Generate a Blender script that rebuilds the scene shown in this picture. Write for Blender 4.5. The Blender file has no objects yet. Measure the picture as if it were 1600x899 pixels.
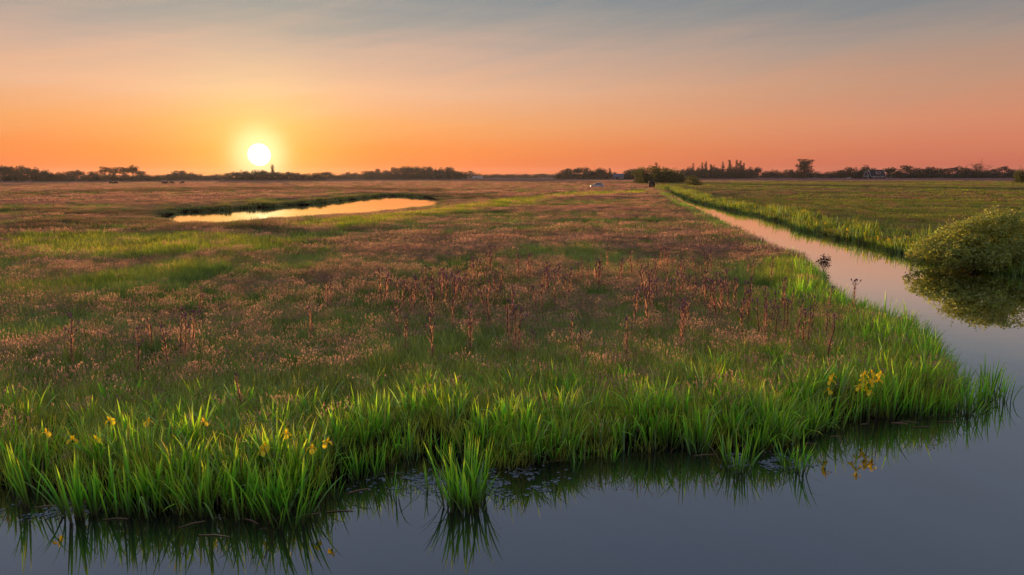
import bpy, bmesh, math, random
import numpy as np
from mathutils import Vector, Matrix, Euler

R = math.radians
random.seed(7)
rng = np.random.default_rng(11)
SC = bpy.context.scene
COL = SC.collection

# ------------------------------------------------------------------ camera
CAM_H, FPX, PITCH, ROLL = 4.2, 1062.0, math.atan(174.5 / 1062.0), R(-0.12)
cam_d = bpy.data.cameras.new('camera')
cam_d.sensor_width = 36.0
cam_d.lens = 36.0 * FPX / 1600.0
cam_d.clip_start, cam_d.clip_end = 0.1, 20000.0
cam = bpy.data.objects.new('camera', cam_d)
COL.objects.link(cam)
cam.location = (0, 0, CAM_H)
cam.rotation_euler = (Matrix.Rotation(R(90) - PITCH, 4, 'X') @ Matrix.Rotation(ROLL, 4, 'Z')).to_euler()
SC.camera = cam
CAMROT = np.array((Matrix.Rotation(R(90) - PITCH, 3, 'X') @ Matrix.Rotation(ROLL, 3, 'Z')))


def ray(px, py):
    """direction of a photograph pixel, used to survey where things stand"""
    v = np.array([(px - 800.0) / FPX, (449.5 - py) / FPX, -1.0])
    return CAMROT @ v


def P(px, py, z=0.0):
    d = ray(px, py)
    t = (z - CAM_H) / d[2]
    return (d[0] * t, d[1] * t)


def PD(px, py, dist):
    """point on the pixel's ray at ground distance y = dist"""
    d = ray(px, py)
    t = dist / d[1]
    return (d[0] * t, dist, CAM_H + d[2] * t)


# ------------------------------------------------------------------ sun and sky
sd = ray(405, 242)
sd = sd / np.linalg.norm(sd)
SUN_EL, SUN_AZ = math.asin(sd[2]), math.atan2(sd[0], sd[1])      # az clockwise from +Y
sun_d = bpy.data.lights.new('sun', 'SUN')
sun_d.energy = 5.0
sun_d.angle = R(0.6)
sun_d.color = (1.0, 0.62, 0.34)
sun = bpy.data.objects.new('sun', sun_d)
COL.objects.link(sun)
sun.rotation_euler = Vector((sd[0], sd[1], sd[2])).to_track_quat('Z', 'Y').to_euler()
sun.location = (0, 0, 50)

SC.view_settings.view_transform = 'Standard'
SC.view_settings.look = 'None'
SC.view_settings.exposure = 0.0
SC.view_settings.gamma = 1.0
SC.view_settings.use_curve_mapping = False
SC.cycles.volume_bounces = 0
SC.cycles.max_bounces = 12
SC.cycles.diffuse_bounces = 8
SC.cycles.transparent_max_bounces = 8


def lin(c):
    o = []
    for v in c[:3]:
        v = v / 255.0
        o.append(v / 12.92 if v <= 0.04045 else ((v + 0.055) / 1.055) ** 2.4)
    return (o[0], o[1], o[2], 1.0)


class NT:
    """tiny node-tree helper"""
    def __init__(self, nt):
        self.nt, self.N, self.L = nt, nt.nodes, nt.links

    def new(self, typ, **kw):
        n = self.N.new(typ)
        for k, v in kw.items():
            setattr(n, k, v)
        return n

    def put(self, sock, v):
        if hasattr(v, 'is_output') or isinstance(v, bpy.types.NodeSocket):
            self.L.new(v, sock)
        else:
            sock.default_value = v

    def math(self, op, a, b=None, c=None, clamp=False):
        n = self.new('ShaderNodeMath', operation=op)
        n.use_clamp = clamp
        self.put(n.inputs[0], a)
        if b is not None:
            self.put(n.inputs[1], b)
        if c is not None:
            self.put(n.inputs[2], c)
        return n.outputs[0]

    def vmath(self, op, a, b=None):
        n = self.new('ShaderNodeVectorMath', operation=op)
        self.put(n.inputs[0], a)
        if b is not None:
            self.put(n.inputs[1], b)
        return n.outputs['Value'] if op in ('DOT_PRODUCT', 'LENGTH') else n.outputs[0]

    def ramp(self, fac, stops, interp='LINEAR'):
        n = self.new('ShaderNodeValToRGB')
        cr = n.color_ramp
        cr.interpolation = interp
        while len(cr.elements) > 1:
            cr.elements.remove(cr.elements[-1])
        cr.elements[0].position = stops[0][0]
        cr.elements[0].color = stops[0][1]
        for p, c in stops[1:]:
            e = cr.elements.new(p)
            e.color = c
        self.put(n.inputs[0], fac)
        return n.outputs[0]

    def mix(self, fac, a, b, blend='MIX'):
        n = self.new('ShaderNodeMix', data_type='RGBA', blend_type=blend)
        self.put(n.inputs[0], fac)
        self.put(n.inputs[6], a)
        self.put(n.inputs[7], b)
        return n.outputs[2]

    def mapr(self, v, a, b, c, d, smooth=False):
        n = self.new('ShaderNodeMapRange')
        if smooth:
            n.interpolation_type = 'SMOOTHSTEP'
        self.put(n.inputs[0], v)
        for i, x in enumerate((a, b, c, d)):
            n.inputs[i + 1].default_value = x
        return n.outputs[0]

    def noise(self, vec, scale, detail=3.0, rough=0.55):
        n = self.new('ShaderNodeTexNoise')
        if vec is not None:
            self.put(n.inputs['Vector'], vec)
        n.inputs['Scale'].default_value = scale
        n.inputs['Detail'].default_value = detail
        n.inputs['Roughness'].default_value = rough
        return n.outputs[0]


def build_world():
    w = bpy.data.worlds.new('World')
    SC.world = w
    w.use_nodes = True
    w.node_tree.nodes.clear()
    t = NT(w.node_tree)
    tc = t.new('ShaderNodeTexCoord').outputs['Generated']
    sep = t.new('ShaderNodeSeparateXYZ')
    t.L.new(tc, sep.inputs[0])
    x, y, z = sep.outputs
    el = t.math('MULTIPLY', t.math('ARCSINE', z), 57.2958)
    az = t.math('ARCTAN2', x, y)
    # thin slanted streaks of high cloud: move the look-up height a little
    comb = t.new('ShaderNodeCombineXYZ')
    t.put(comb.inputs[0], t.math('MULTIPLY', az, 2.2))
    t.put(comb.inputs[1], t.math('SUBTRACT', t.math('MULTIPLY', el, 0.38), t.math('MULTIPLY', az, 4.2)))
    st = t.math('SUBTRACT', t.noise(comb.outputs[0], 1.3, 5.0, 0.6), 0.5)
    comb2 = t.new('ShaderNodeCombineXYZ')
    t.put(comb2.inputs[0], t.math('MULTIPLY', az, 1.5))
    t.put(comb2.inputs[1], t.math('ADD', t.math('MULTIPLY', el, 0.9), t.math('MULTIPLY', az, 1.5)))
    st2 = t.math('SUBTRACT', t.noise(comb2.outputs[0], 1.7, 4.0, 0.6), 0.5)
    elw = t.math('ADD', el, t.math('MULTIPLY', t.math('MULTIPLY', st, t.math('MULTIPLY', t.math('MAXIMUM', el, 0.0), 0.36)), 1.0))
    elw = t.math('ADD', elw, t.math('MULTIPLY', st2, t.math('MULTIPLY', t.math('MAXIMUM', el, 0.0), 0.12)))
    pos = t.math('SQRT', t.math('DIVIDE', t.math('MAXIMUM', elw, 0.0), 90.0))
    q = lambda e: math.sqrt(e / 90.0)
    S = [(0.0, (236, 108, 40)), (0.8, (244, 120, 44)), (2.2, (250, 142, 66)), (4.0, (248, 168, 100)),
         (6.7, (242, 186, 146)), (9.4, (212, 176, 154)), (12.0, (172, 162, 152)), (14.5, (142, 148, 149)),
         (19, (142, 150, 158)), (30, (138, 150, 172)), (50, (130, 146, 178)), (90, (124, 142, 178))]
    A = [(0.0, (186, 94, 78)), (0.8, (200, 106, 84)), (2.2, (210, 124, 94)), (4.0, (212, 138, 106)),
         (6.7, (194, 146, 120)), (9.4, (166, 146, 134)), (12.0, (132, 134, 136)), (14.5, (114, 124, 134)),
         (19, (124, 134, 148)), (30, (130, 144, 168)), (50, (128, 144, 176)), (90, (124, 142, 178))]
    ca = t.ramp(pos, [(q(e), lin(c)) for e, c in S])
    cb = t.ramp(pos, [(q(e), lin(c)) for e, c in A])
    sdir = (float(sd[0]), float(sd[1]), float(sd[2]))
    hs = Vector((sd[0], sd[1], 0)).normalized()
    hv = t.vmath('NORMALIZE', t.vmath('MULTIPLY', tc, (1, 1, 0)))
    daz = t.math('MULTIPLY', t.math('ARCCOSINE', t.math('MINIMUM', t.vmath('DOT_PRODUCT', hv, tuple(hs)), 0.99999)), 57.2958)
    fa = t.mapr(daz, 0.0, 57.0, 0.0, 1.0, True)
    col = t.mix(fa, ca, cb)
    # sun disc and its glow in the air
    th = t.math('MULTIPLY', t.math('ARCCOSINE', t.math('MINIMUM', t.vmath('DOT_PRODUCT', tc, sdir), 0.9999999)), 57.2958)
    def gauss(width, p):
        return t.math('EXPONENT', t.math('MULTIPLY', t.math('POWER', t.math('DIVIDE', th, width), p), -1.0))
    def add(c, fac, rgb):
        return t.mix(1.0, c, t.mix(1.0, (rgb[0], rgb[1], rgb[2], 1), fac, 'MULTIPLY'), 'ADD')
    col = add(col, gauss(5.0, 1.5), (0.14, 0.27, 0.05))
    col = add(col, gauss(2.0, 2.8), (0.22, 0.46, 0.34))
    disc = t.mapr(th, 0.92, 0.62, 0.0, 1.0, True)
    col = add(col, disc, (4.0, 3.6, 2.8))
    col = t.vmath('MAXIMUM', col, (0, 0, 0))
    bg = t.new('ShaderNodeBackground')
    t.L.new(col, bg.inputs[0])
    bg.inputs[1].default_value = 1.0
    # clear-air sky on top of the graded dusk colours
    sk = t.new('ShaderNodeTexSky')
    sk.sky_type = 'NISHITA'
    sk.sun_disc = False
    sk.sun_elevation = SUN_EL
    sk.sun_rotation = SUN_AZ
    bg2 = t.new('ShaderNodeBackground')
    t.L.new(t.mix(1.0, sk.outputs[0], (0.10, 0.12, 0.16, 1), 'MULTIPLY'), bg2.inputs[0])
    bg2.inputs[1].default_value = 0.05
    ad = t.new('ShaderNodeAddShader')
    t.L.new(bg.outputs[0], ad.inputs[0])
    t.L.new(bg2.outputs[0], ad.inputs[1])
    out = t.new('ShaderNodeOutputWorld')
    t.L.new(ad.outputs[0], out.inputs[0])


build_world()


# ------------------------------------------------------------------ object helpers
def tag(o, label=None, cat=None, group=None, kind=None):
    if label: o['label'] = label
    if cat: o['category'] = cat
    if group: o['group'] = group
    if kind: o['kind'] = kind
    return o


def thing(name, label, cat, loc=(0, 0, 0), rz=0.0, group=None, scale=1.0):
    o = bpy.data.objects.new(name, None)
    COL.objects.link(o)
    o.empty_display_size = 0.2
    o.location = loc
    o.rotation_euler = (0, 0, rz)
    o.scale = (scale,) * 3 if not hasattr(scale, '__len__') else scale
    return tag(o, label, cat, group)


def link(name, mesh, parent=None, loc=None, rot=None, scale=None):
    o = bpy.data.objects.new(name, mesh)
    COL.objects.link(o)
    if parent is not None:
        o.parent = parent
    if loc is not None: o.location = loc
    if rot is not None: o.rotation_euler = rot
    if scale is not None: o.scale = scale
    return o


class MB:
    """collects vertices and faces with per-vertex t (along the blade) and r (per-blade random)"""
    def __init__(self):
        self.v, self.f, self.t, self.r, self.m = [], [], [], [], []
        self.n = 0

    def add(self, verts, faces, t=None, r=0.0, m=0):
        verts = np.asarray(verts, float).reshape(-1, 3)
        k = len(verts)
        self.v.append(verts)
        self.f += [tuple(i + self.n for i in f) for f in faces]
        self.m += [m] * len(faces)
        self.t.append(np.zeros(k) if t is None else np.broadcast_to(np.asarray(t, float), (k,)))
        self.r.append(np.broadcast_to(np.asarray(r, float), (k,)))
        self.n += k

    def mesh(self, name, mats, smooth=False):
        me = bpy.data.meshes.new(name)
        V = np.concatenate(self.v) if self.v else np.zeros((0, 3))
        me.from_pydata(V.tolist(), [], self.f)
        for m in mats:
            me.materials.append(m)
        if len(mats) > 1:
            me.polygons.foreach_set('material_index', self.m)
        for nm, arr in (('t', self.t), ('r', self.r)):
            a = me.attributes.new(nm, 'FLOAT', 'POINT')
            a.data.foreach_set('value', np.concatenate(arr).astype(np.float32))
        if smooth:
            me.polygons.foreach_set('use_smooth', [True] * len(me.polygons))
        me.update()
        return me

    def box(self, x0, x1, y0, y1, z0, z1, m=0):
        v = [(x, y, z) for x in (x0, x1) for y in (y0, y1) for z in (z0, z1)]
        self.add(v, [(0, 1, 3, 2), (4, 6, 7, 5), (0, 4, 5, 1), (2, 3, 7, 6), (0, 2, 6, 4), (1, 5, 7, 3)], m=m)

    def tube(self, pts, rad, n=6, m=0, t=None, cap=True):
        pts = [Vector(p) for p in pts]
        vs, ts = [], []
        for i, p in enumerate(pts):
            d = (pts[min(i + 1, len(pts) - 1)] - pts[max(i - 1, 0)]).normalized()
            a = d.orthogonal().normalized() if abs(d.z) > 0.99 else d.cross(Vector((0, 0, 1))).normalized()
            b = d.cross(a)
            for k in range(n):
                an = 2 * math.pi * k / n
                vs.append(p + (a * math.cos(an) + b * math.sin(an)) * rad[i])
                ts.append(i / max(1, len(pts) - 1) if t is None else t)
        fs = [(i * n + k, i * n + (k + 1) % n, (i + 1) * n + (k + 1) % n, (i + 1) * n + k)
              for i in range(len(pts) - 1) for k in range(n)]
        if cap:
            fs.append(tuple(range((len(pts) - 1) * n, len(pts) * n)))
            fs.append(tuple(reversed(range(n))))
        self.add([tuple(v) for v in vs], fs, ts, random.random(), m)

    def blades(self, base, az, L, lean, curl, w, nseg, m=0, twist=0.6, r=None):
        """vectorised grass / iris leaves: tapering ribbons that lean and curl over"""
        base = np.asarray(base, float)
        n = len(base)
        bc = lambda a: np.broadcast_to(np.asarray(a, float), (n,))
        az, L, lean, curl, w = map(bc, (az, L, lean, curl, w))
        r = rng.random(n) if r is None else bc(r)
        tw = az + math.pi / 2 + (rng.random(n) - 0.5) * 2 * twist
        s = np.linspace(0, 1, nseg + 1)
        pos = base.copy()
        rows = []
        for i, si in enumerate(s):
            if i:
                ph = lean + curl * (0.5 * (s[i] + s[i - 1])) ** 1.8
                h = np.sin(ph) * L / nseg
                pos = pos + np.stack([np.cos(az) * h, np.sin(az) * h, np.cos(ph) * L / nseg], 1)
            ww = w * (0.75 + 0.5 * si) * (1 - si ** 2.6) if i < nseg else w * 0
            o = np.stack([np.cos(tw) * ww / 2, np.sin(tw) * ww / 2, 0 * ww], 1)
            rows.append((pos - o, pos + o) if i < nseg else (pos,))
        per = 2 * nseg + 1
        V = np.zeros((n, per, 3))
        T = np.zeros((n, per))
        for i, rw in enumerate(rows):
            for j, a in enumerate(rw):
                V[:, 2 * i + j] = a
                T[:, 2 * i + j] = s[i]
        faces = []
        pat = [(2 * i, 2 * i + 1, 2 * i + 3, 2 * i + 2) for i in range(nseg - 1)] + [(2 * nseg - 2, 2 * nseg - 1, 2 * nseg)]
        for k in range(n):
            o = k * per
            faces += [tuple(a + o for a in f) for f in pat]
        self.add(V.reshape(-1, 3), faces, T.reshape(-1), np.repeat(r, per), m)
        return V[:, -1]

    def leaves(self, cen, size, m=0, asp=0.6, flat=0.0, r=None, t=None):
        """small leaf-shaped quads at the given centres, random orientation"""
        cen = np.asarray(cen, float)
        n = len(cen)
        size = np.broadcast_to(np.asarray(size, float), (n,))
        a = rng.normal(size=(n, 3)); a[:, 2] *= (1 - flat)
        a /= np.linalg.norm(a, axis=1)[:, None]
        b = np.cross(a, rng.normal(size=(n, 3)))
        b /= np.linalg.norm(b, axis=1)[:, None]
        a = a * size[:, None] * 0.5
        b = b * size[:, None] * 0.5 * asp
        V = np.stack([cen - a, cen - b * 0.95, cen + a, cen + b * 0.95], 1)
        F = [(4 * k, 4 * k + 1, 4 * k + 2, 4 * k + 3) for k in range(n)]
        rr = np.repeat(rng.random(n) if r is None else np.broadcast_to(r, (n,)), 4)
        tt = np.repeat(np.full(n, 0.6) if t is None else np.broadcast_to(t, (n,)), 4)
        self.add(V.reshape(-1, 3), F, tt, rr, m)


# ------------------------------------------------------------------ materials
def new_mat(name):
    m = bpy.data.materials.new(name)
    m.use_nodes = True
    m.node_tree.nodes.clear()
    t = NT(m.node_tree)
    t.out = t.new('ShaderNodeOutputMaterial')
    return m, t


def foliage_mat(name, stops, transl=0.45, instancer=None, jitter=0.35, gloss=0.05, alt=None, altfac=0.0, dead=0.0):
    """leaf colour along the blade (attribute t), per-blade variation (r), per-tuft colour (instancer)"""
    m, t = new_mat(name)
    at = t.new('ShaderNodeAttribute', attribute_name='t').outputs['Fac']
    ar = t.new('ShaderNodeAttribute', attribute_name='r').outputs['Fac']
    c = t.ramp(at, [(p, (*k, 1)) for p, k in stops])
    if instancer:
        ic = t.new('ShaderNodeAttribute', attribute_name=instancer, attribute_type='INSTANCER').outputs['Color']
        c = t.mix(1.0, c, ic, 'MULTIPLY')
    oi = t.new('ShaderNodeObjectInfo').outputs['Random']
    if alt:
        sel = t.math('LESS_THAN', ar, altfac)
        c = t.mix(t.math('MULTIPLY', sel, 0.75), c, (*alt, 1))
    if dead:                                  # a few withered straw blades
        c = t.mix(t.math('MULTIPLY', t.math('GREATER_THAN', ar, 1.0 - dead), 0.85), c, (0.42, 0.27, 0.12, 1))
    rr = t.math('FRACT', t.math('ADD', t.math('MULTIPLY', ar, 7.13), t.math('MULTIPLY', oi, 3.7)))
    hsv = t.new('ShaderNodeHueSaturation')
    t.put(hsv.inputs['Hue'], t.math('ADD', t.math('MULTIPLY', t.math('SUBTRACT', ar, 0.5), 0.05), 0.5))
    t.put(hsv.inputs['Value'], t.math('ADD', t.math('MULTIPLY', t.math('SUBTRACT', rr, 0.5), 2 * jitter), 1.0))
    t.L.new(c, hsv.inputs['Color'])
    col = hsv.outputs[0]
    d = t.new('ShaderNodeBsdfDiffuse')
    t.L.new(col, d.inputs[0])
    tr = t.new('ShaderNodeBsdfTranslucent')
    t.L.new(t.mix(1.0, col, (1.5, 1.35, 0.8, 1), 'MULTIPLY'), tr.inputs[0])
    mx = t.new('ShaderNodeMixShader')
    mx.inputs[0].default_value = transl
    t.L.new(d.outputs[0], mx.inputs[1])
    t.L.new(tr.outputs[0], mx.inputs[2])
    o = mx.outputs[0]
    if gloss:
        g = t.new('ShaderNodeBsdfGlossy')
        g.inputs['Roughness'].default_value = 0.42
        g.inputs[0].default_value = (0.8, 0.85, 0.9, 1)
        mg = t.new('ShaderNodeMixShader')
        mg.inputs[0].default_value = gloss
        t.L.new(o, mg.inputs[1])
        t.L.new(g.outputs[0], mg.inputs[2])
        o = mg.outputs[0]
    t.L.new(o, t.out.inputs[0])
    return m


def plain_mat(name, col, rough=0.7, metal=0.0, noise=0.0, nscale=3.0, spec=0.4):
    m, t = new_mat(name)
    b = t.new('ShaderNodeBsdfPrincipled')
    b.inputs['Roughness'].default_value = rough
    b.inputs['Metallic'].default_value = metal
    b.inputs['Specular IOR Level'].default_value = spec
    if noise:
        tc = t.new('ShaderNodeTexCoord').outputs['Object']
        n = t.noise(tc, nscale, 4)
        c = t.mix(t.mapr(n, 0.35, 0.65, 0, 1), tuple(x * (1 - noise) for x in col) + (1,), tuple(min(1, x * (1 + noise)) for x in col) + (1,))
        t.L.new(c, b.inputs['Base Color'])
    else:
        b.inputs['Base Color'].default_value = (*col, 1)
    t.L.new(b.outputs[0], t.out.inputs[0])
    return m


M = {}
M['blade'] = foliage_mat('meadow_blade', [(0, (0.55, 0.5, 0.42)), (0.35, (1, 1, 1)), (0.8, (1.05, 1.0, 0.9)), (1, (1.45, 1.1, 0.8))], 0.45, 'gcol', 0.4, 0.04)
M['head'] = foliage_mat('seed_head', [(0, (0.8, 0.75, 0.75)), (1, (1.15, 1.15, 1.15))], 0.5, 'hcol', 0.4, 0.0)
M['iris'] = foliage_mat('iris_leaf', [(0, (0.10, 0.05, 0.02)), (0.12, (0.07, 0.085, 0.02)), (0.3, (0.11, 0.23, 0.02)), (0.6, (0.24, 0.58, 0.03)), (0.8, (0.42, 0.72, 0.04)), (1, (0.66, 0.70, 0.07))],  # brown leaf base; the dark lower part also paints in shade among the leaves
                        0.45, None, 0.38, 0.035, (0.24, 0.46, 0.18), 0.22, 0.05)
M['irisg'] = foliage_mat('iris_leaf_band', [(0, (0.10, 0.05, 0.02)), (0.12, (0.07, 0.085, 0.02)), (0.3, (0.11, 0.23, 0.02)), (0.6, (0.24, 0.58, 0.03)), (0.8, (0.42, 0.72, 0.04)), (1, (0.66, 0.70, 0.07))],  # same ramp for the beds, with the crowding shade coloured into the lower leaf
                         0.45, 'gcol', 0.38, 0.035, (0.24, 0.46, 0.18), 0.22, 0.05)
M['petal'] = foliage_mat('iris_petal', [(0, (1.0, 0.62, 0.01)), (1, (1.0, 0.84, 0.03))], 0.4, None, 0.15, 0.03)
M['thistle_stem'] = foliage_mat('thistle_stem', [(0, (0.16, 0.11, 0.08)), (1, (0.24, 0.13, 0.10))], 0.15, None, 0.2, 0.02)
M['thistle_leaf'] = foliage_mat('thistle_leaf', [(0, (0.46, 0.26, 0.19)), (1, (0.74, 0.38, 0.29))], 0.5, None, 0.35, 0.0)
M['thistle_head'] = foliage_mat('thistle_head', [(0, (0.26, 0.13, 0.14)), (1, (0.38, 0.18, 0.25))], 0.2, None, 0.3, 0.0)
M['bark'] = plain_mat('bark', (0.09, 0.065, 0.05), 0.9, noise=0.4, nscale=6, spec=0.1)
M['dead'] = foliage_mat('dead_stalk', [(0, (0.22, 0.16, 0.09)), (1, (0.36, 0.27, 0.16))], 0.2, None, 0.3, 0.0)


def ground_mat():
    m, t = new_mat('meadow_ground')
    geo = t.new('ShaderNodeNewGeometry').outputs['Position']
    sep = t.new('ShaderNodeSeparateXYZ')
    t.L.new(geo, sep.inputs[0])
    X, Y, Z = sep.outputs
    n1 = t.noise(t.vmath('MULTIPLY', geo, (0.02, 0.012, 0)), 1.0, 5, 0.6)
    n2 = t.noise(t.vmath('MULTIPLY', geo, (0.12, 0.05, 0)), 1.0, 5, 0.65)
    n3 = t.noise(geo, 2.5, 4, 0.7)
    far = t.mapr(Y, 60, 260, 0, 1, True)
    right = t.mapr(t.math('SUBTRACT', X, t.math('MULTIPLY', Y, 0.25)), -10, 40, 0, 1, True)
    near_c = t.mix(n3, (0.012, 0.012, 0.007, 1), (0.03, 0.028, 0.014, 1))
    pink = t.mix(n2, (0.22, 0.105, 0.080, 1), (0.42, 0.21, 0.16, 1))
    green = t.mix(n2, (0.09, 0.10, 0.035, 1), (0.18, 0.19, 0.06, 1))
    fl = t.mix(t.mapr(n1, 0.42, 0.58, 0, 1, True), pink, t.mix(0.5, pink, green))
    fr = t.mix(t.mapr(t.math('ADD', n1, t.math('MULTIPLY', t.mapr(Y, 420, 470, 0, 0.4), 1)), 0.5, 0.62, 0, 1, True), green, t.mix(0.25, pink, green))
    fr = t.mix(t.mapr(Y, 420, 450, 0, 1, True), fr, pink)
    farc = t.mix(right, fl, fr)
    c = t.mix(far, near_c, farc)
    # wet dark mud at the water line
    mud = t.mapr(Z, 0.05, 0.26, 1, 0, True)
    c = t.mix(t.math('MULTIPLY', mud, 1.0), c, (0.012, 0.009, 0.006, 1))
    d = t.new('ShaderNodeBsdfDiffuse')
    t.L.new(c, d.inputs[0])
    d.inputs['Roughness'].default_value = 0.9
    bp = t.new('ShaderNodeBump')
    bp.inputs['Distance'].default_value = 0.25
    bp.inputs['Strength'].default_value = 0.8
    t.L.new(t.noise(t.vmath('MULTIPLY', geo, (1, 0.6, 1)), 1.2, 5, 0.7), bp.inputs['Height'])
    t.L.new(bp.outputs[0], d.inputs['Normal'])
    t.L.new(d.outputs[0], t.out.inputs[0])
    return m


def water_mat():
    m, t = new_mat('still_water')
    geo = t.new('ShaderNodeNewGeometry').outputs['Position']
    bp = t.new('ShaderNodeBump')
    bp.inputs['Distance'].default_value = 0.02
    bp.inputs['Strength'].default_value = 0.05
    t.L.new(t.noise(t.vmath('MULTIPLY', geo, (1.0, 2.2, 1)), 0.9, 3, 0.5), bp.inputs['Height'])
    fr = t.new('ShaderNodeFresnel')
    fr.inputs['IOR'].default_value = 1.9
    t.L.new(bp.outputs[0], fr.inputs['Normal'])
    fac = t.math('SUBTRACT', t.math('MULTIPLY', fr.outputs[0], 2.2), 0.07, clamp=True)
    d = t.new('ShaderNodeBsdfDiffuse')
    d.inputs[0].default_value = (0.010, 0.010, 0.009, 1)
    g = t.new('ShaderNodeBsdfGlossy')
    g.inputs[0].default_value = (0.97, 0.97, 1.0, 1)
    g.inputs['Roughness'].default_value = 0.015
    t.L.new(bp.outputs[0], g.inputs['Normal'])
    mx = t.new('ShaderNodeMixShader')
    t.L.new(fac, mx.inputs[0])
    t.L.new(d.outputs[0], mx.inputs[1])
    t.L.new(g.outputs[0], mx.inputs[2])
    t.L.new(mx.outputs[0], t.out.inputs[0])
    return m


# ------------------------------------------------------------------ water outlines (world metres)
LEFTBANK = [(1036, 297), (1062, 311), (1094, 323), (1124, 337), (1145, 345), (1171, 357), (1190, 370), (1237, 384), (1268, 393), (1290, 412),
            (1310, 437), (1330, 452), (1385, 462), (1440, 478), (1470, 510), (1500, 548)]
SHORE = [(1535, 640), (1470, 652), (1400, 655), (1340, 658), (1290, 668), (1240, 688), (1190, 702), (1100, 707), (1000, 707), (900, 716), (800, 728), (700, 724), (640, 722),
         (590, 738), (540, 765), (480, 793), (400, 803), (330, 800), (240, 808), (130, 806), (40, 780), (-60, 768), (-300, 770)]
RIGHTBANK = [(1600, 434), (1555, 424), (1430, 403), (1400, 393), (1350, 380), (1300, 370), (1250, 358), (1200, 340), (1140, 328), (1094, 317), (1063, 305), (1040, 295.5)]
W1 = [P(x, y, 0.9) for x, y in LEFTBANK] + [P(x, y, 0.0) for x, y in SHORE] + [(-30, 9.5), (-90, 12), (-120, -60), (90, -60), (90, 22), (40, 25), (30, 26)] + [P(x, y, 0.0) for x, y in RIGHTBANK]
W2 = [P(244, 335.5, 0.3), P(290, 332, 0), P(350, 329, 0), P(400, 325.5, 0), P(480, 319.5, 0), P(540, 313, 0), P(590, 307.5, 0), P(625, 306, 0), P(660, 309, 0), P(694, 314, 0),
      P(690, 318, .45), P(650, 321, .5), P(600, 326.5, .55), P(560, 330, .6), P(480, 333, .65), P(400, 338.5, .65), P(330, 342.5, .65), P(262, 342.5, .6)]


def poly_sd(pts, poly):
    """signed distance, negative inside"""
    pts = np.asarray(pts, float)
    poly = np.asarray(poly, float)
    d2 = np.full(len(pts), 1e18)
    ins = np.zeros(len(pts), bool)
    for i in range(len(poly)):
        a, b = poly[i], poly[(i + 1) % len(poly)]
        e = b - a
        w = pts - a
        tt = np.clip((w @ e) / max(e @ e, 1e-9), 0, 1)
        dd = w - tt[:, None] * e
        d2 = np.minimum(d2, (dd ** 2).sum(1))
        c = (a[1] > pts[:, 1]) != (b[1] > pts[:, 1])
        if abs(e[1]) > 1e-12:
            xx = a[0] + (pts[:, 1] - a[1]) / e[1] * e[0]
            ins ^= c & (pts[:, 0] < xx)
    d = np.sqrt(d2)
    return np.where(ins, -d, d)


def wobble(p, f=0.9, a=0.22):
    x, y = p[:, 0], p[:, 1]
    return a * (np.sin(x * f * 1.7 + 1.3 * np.sin(y * f)) + np.sin(y * f * 2.3 + 1.1 * np.sin(x * f * 1.3)) + 0.5 * np.sin(x * f * 4.1 + y * f * 3.3))


def water_sd(p):
    return np.minimum(poly_sd(p, W1) + wobble(p, 0.9, 0.10), poly_sd(p, W2) + wobble(p, 0.33, 0.55) + wobble(p, 1.3, 0.2))


def fbm(p, scale, seed=0, octv=4):
    """cheap value noise 0..1 on numpy points"""
    out = np.zeros(len(p)); amp, tot = 1.0, 0.0
    q = p[:, :2] / scale + seed * 17.31
    for o in range(octv):
        i = np.floor(q).astype(np.int64)
        f = q - i
        f = f * f * (3 - 2 * f)
        def h(ix, iy):
            n = (ix * 374761393 + iy * 668265263 + seed * 1442695) & 0x7fffffff
            n = ((n ^ (n >> 13)) * 1274126177) & 0x7fffffff
            return ((n ^ (n >> 16)) & 0xffff) / 65535.0
        v = (h(i[:, 0], i[:, 1]) * (1 - f[:, 0]) + h(i[:, 0] + 1, i[:, 1]) * f[:, 0]) * (1 - f[:, 1]) + \
            (h(i[:, 0], i[:, 1] + 1) * (1 - f[:, 0]) + h(i[:, 0] + 1, i[:, 1] + 1) * f[:, 0]) * f[:, 1]
        out += v * amp; tot += amp; amp *= 0.5
        q = q * 2.03 + 5.2
    return out / tot


def land_z(p, s=None):
    s = water_sd(p) if s is None else s
    k = np.clip((s + 0.35) / 0.95, 0, 1)
    k = k * k * (3 - 2 * k)
    return -0.45 + k * (0.45 + 0.26 + 0.10 * (fbm(p, 3.5, 3) - 0.4))


# ------------------------------------------------------------------ ground sheet and water
def build_ground():
    na, nr = 330, 430
    ang = np.linspace(R(-66), R(66), na)
    rad = 5.0 * (3000 / 5.0) ** (np.linspace(0, 1, nr))
    A, Q = np.meshgrid(ang, rad)
    pts = np.stack([np.sin(A).ravel() * Q.ravel(), np.cos(A).ravel() * Q.ravel()], 1)
    z = land_z(pts)
    me = bpy.data.meshes.new('meadow_ground')
    i = np.arange(nr - 1)[:, None] * na + np.arange(na - 1)[None]
    F = np.stack([i, i + 1, i + na + 1, i + na], -1).reshape(-1, 4)
    me.from_pydata(np.column_stack([pts, z]).tolist(), [], F.tolist())
    me.polygons.foreach_set('use_smooth', [True] * len(me.polygons))
    me.materials.append(ground_mat())
    tag(link('ground', me), kind='structure')
    mb = MB()
    mb.add([(-2900, -300, 0), (2900, -300, 0), (2900, 3050, 0), (-2900, 3050, 0)], [(0, 1, 2, 3)])
    tag(link('water', mb.mesh('water', [water_mat()])), kind='structure')


build_ground()

# ------------------------------------------------------------------ grass
HID = bpy.data.collections.new('grass_sources')      # source tufts, not placed in the scene


def disc_pts(n, r):
    a, q = rng.random(n) * 2 * math.pi, r * np.sqrt(rng.random(n))
    return np.stack([np.cos(a) * q, np.sin(a) * q, np.zeros(n)], 1)


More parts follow.
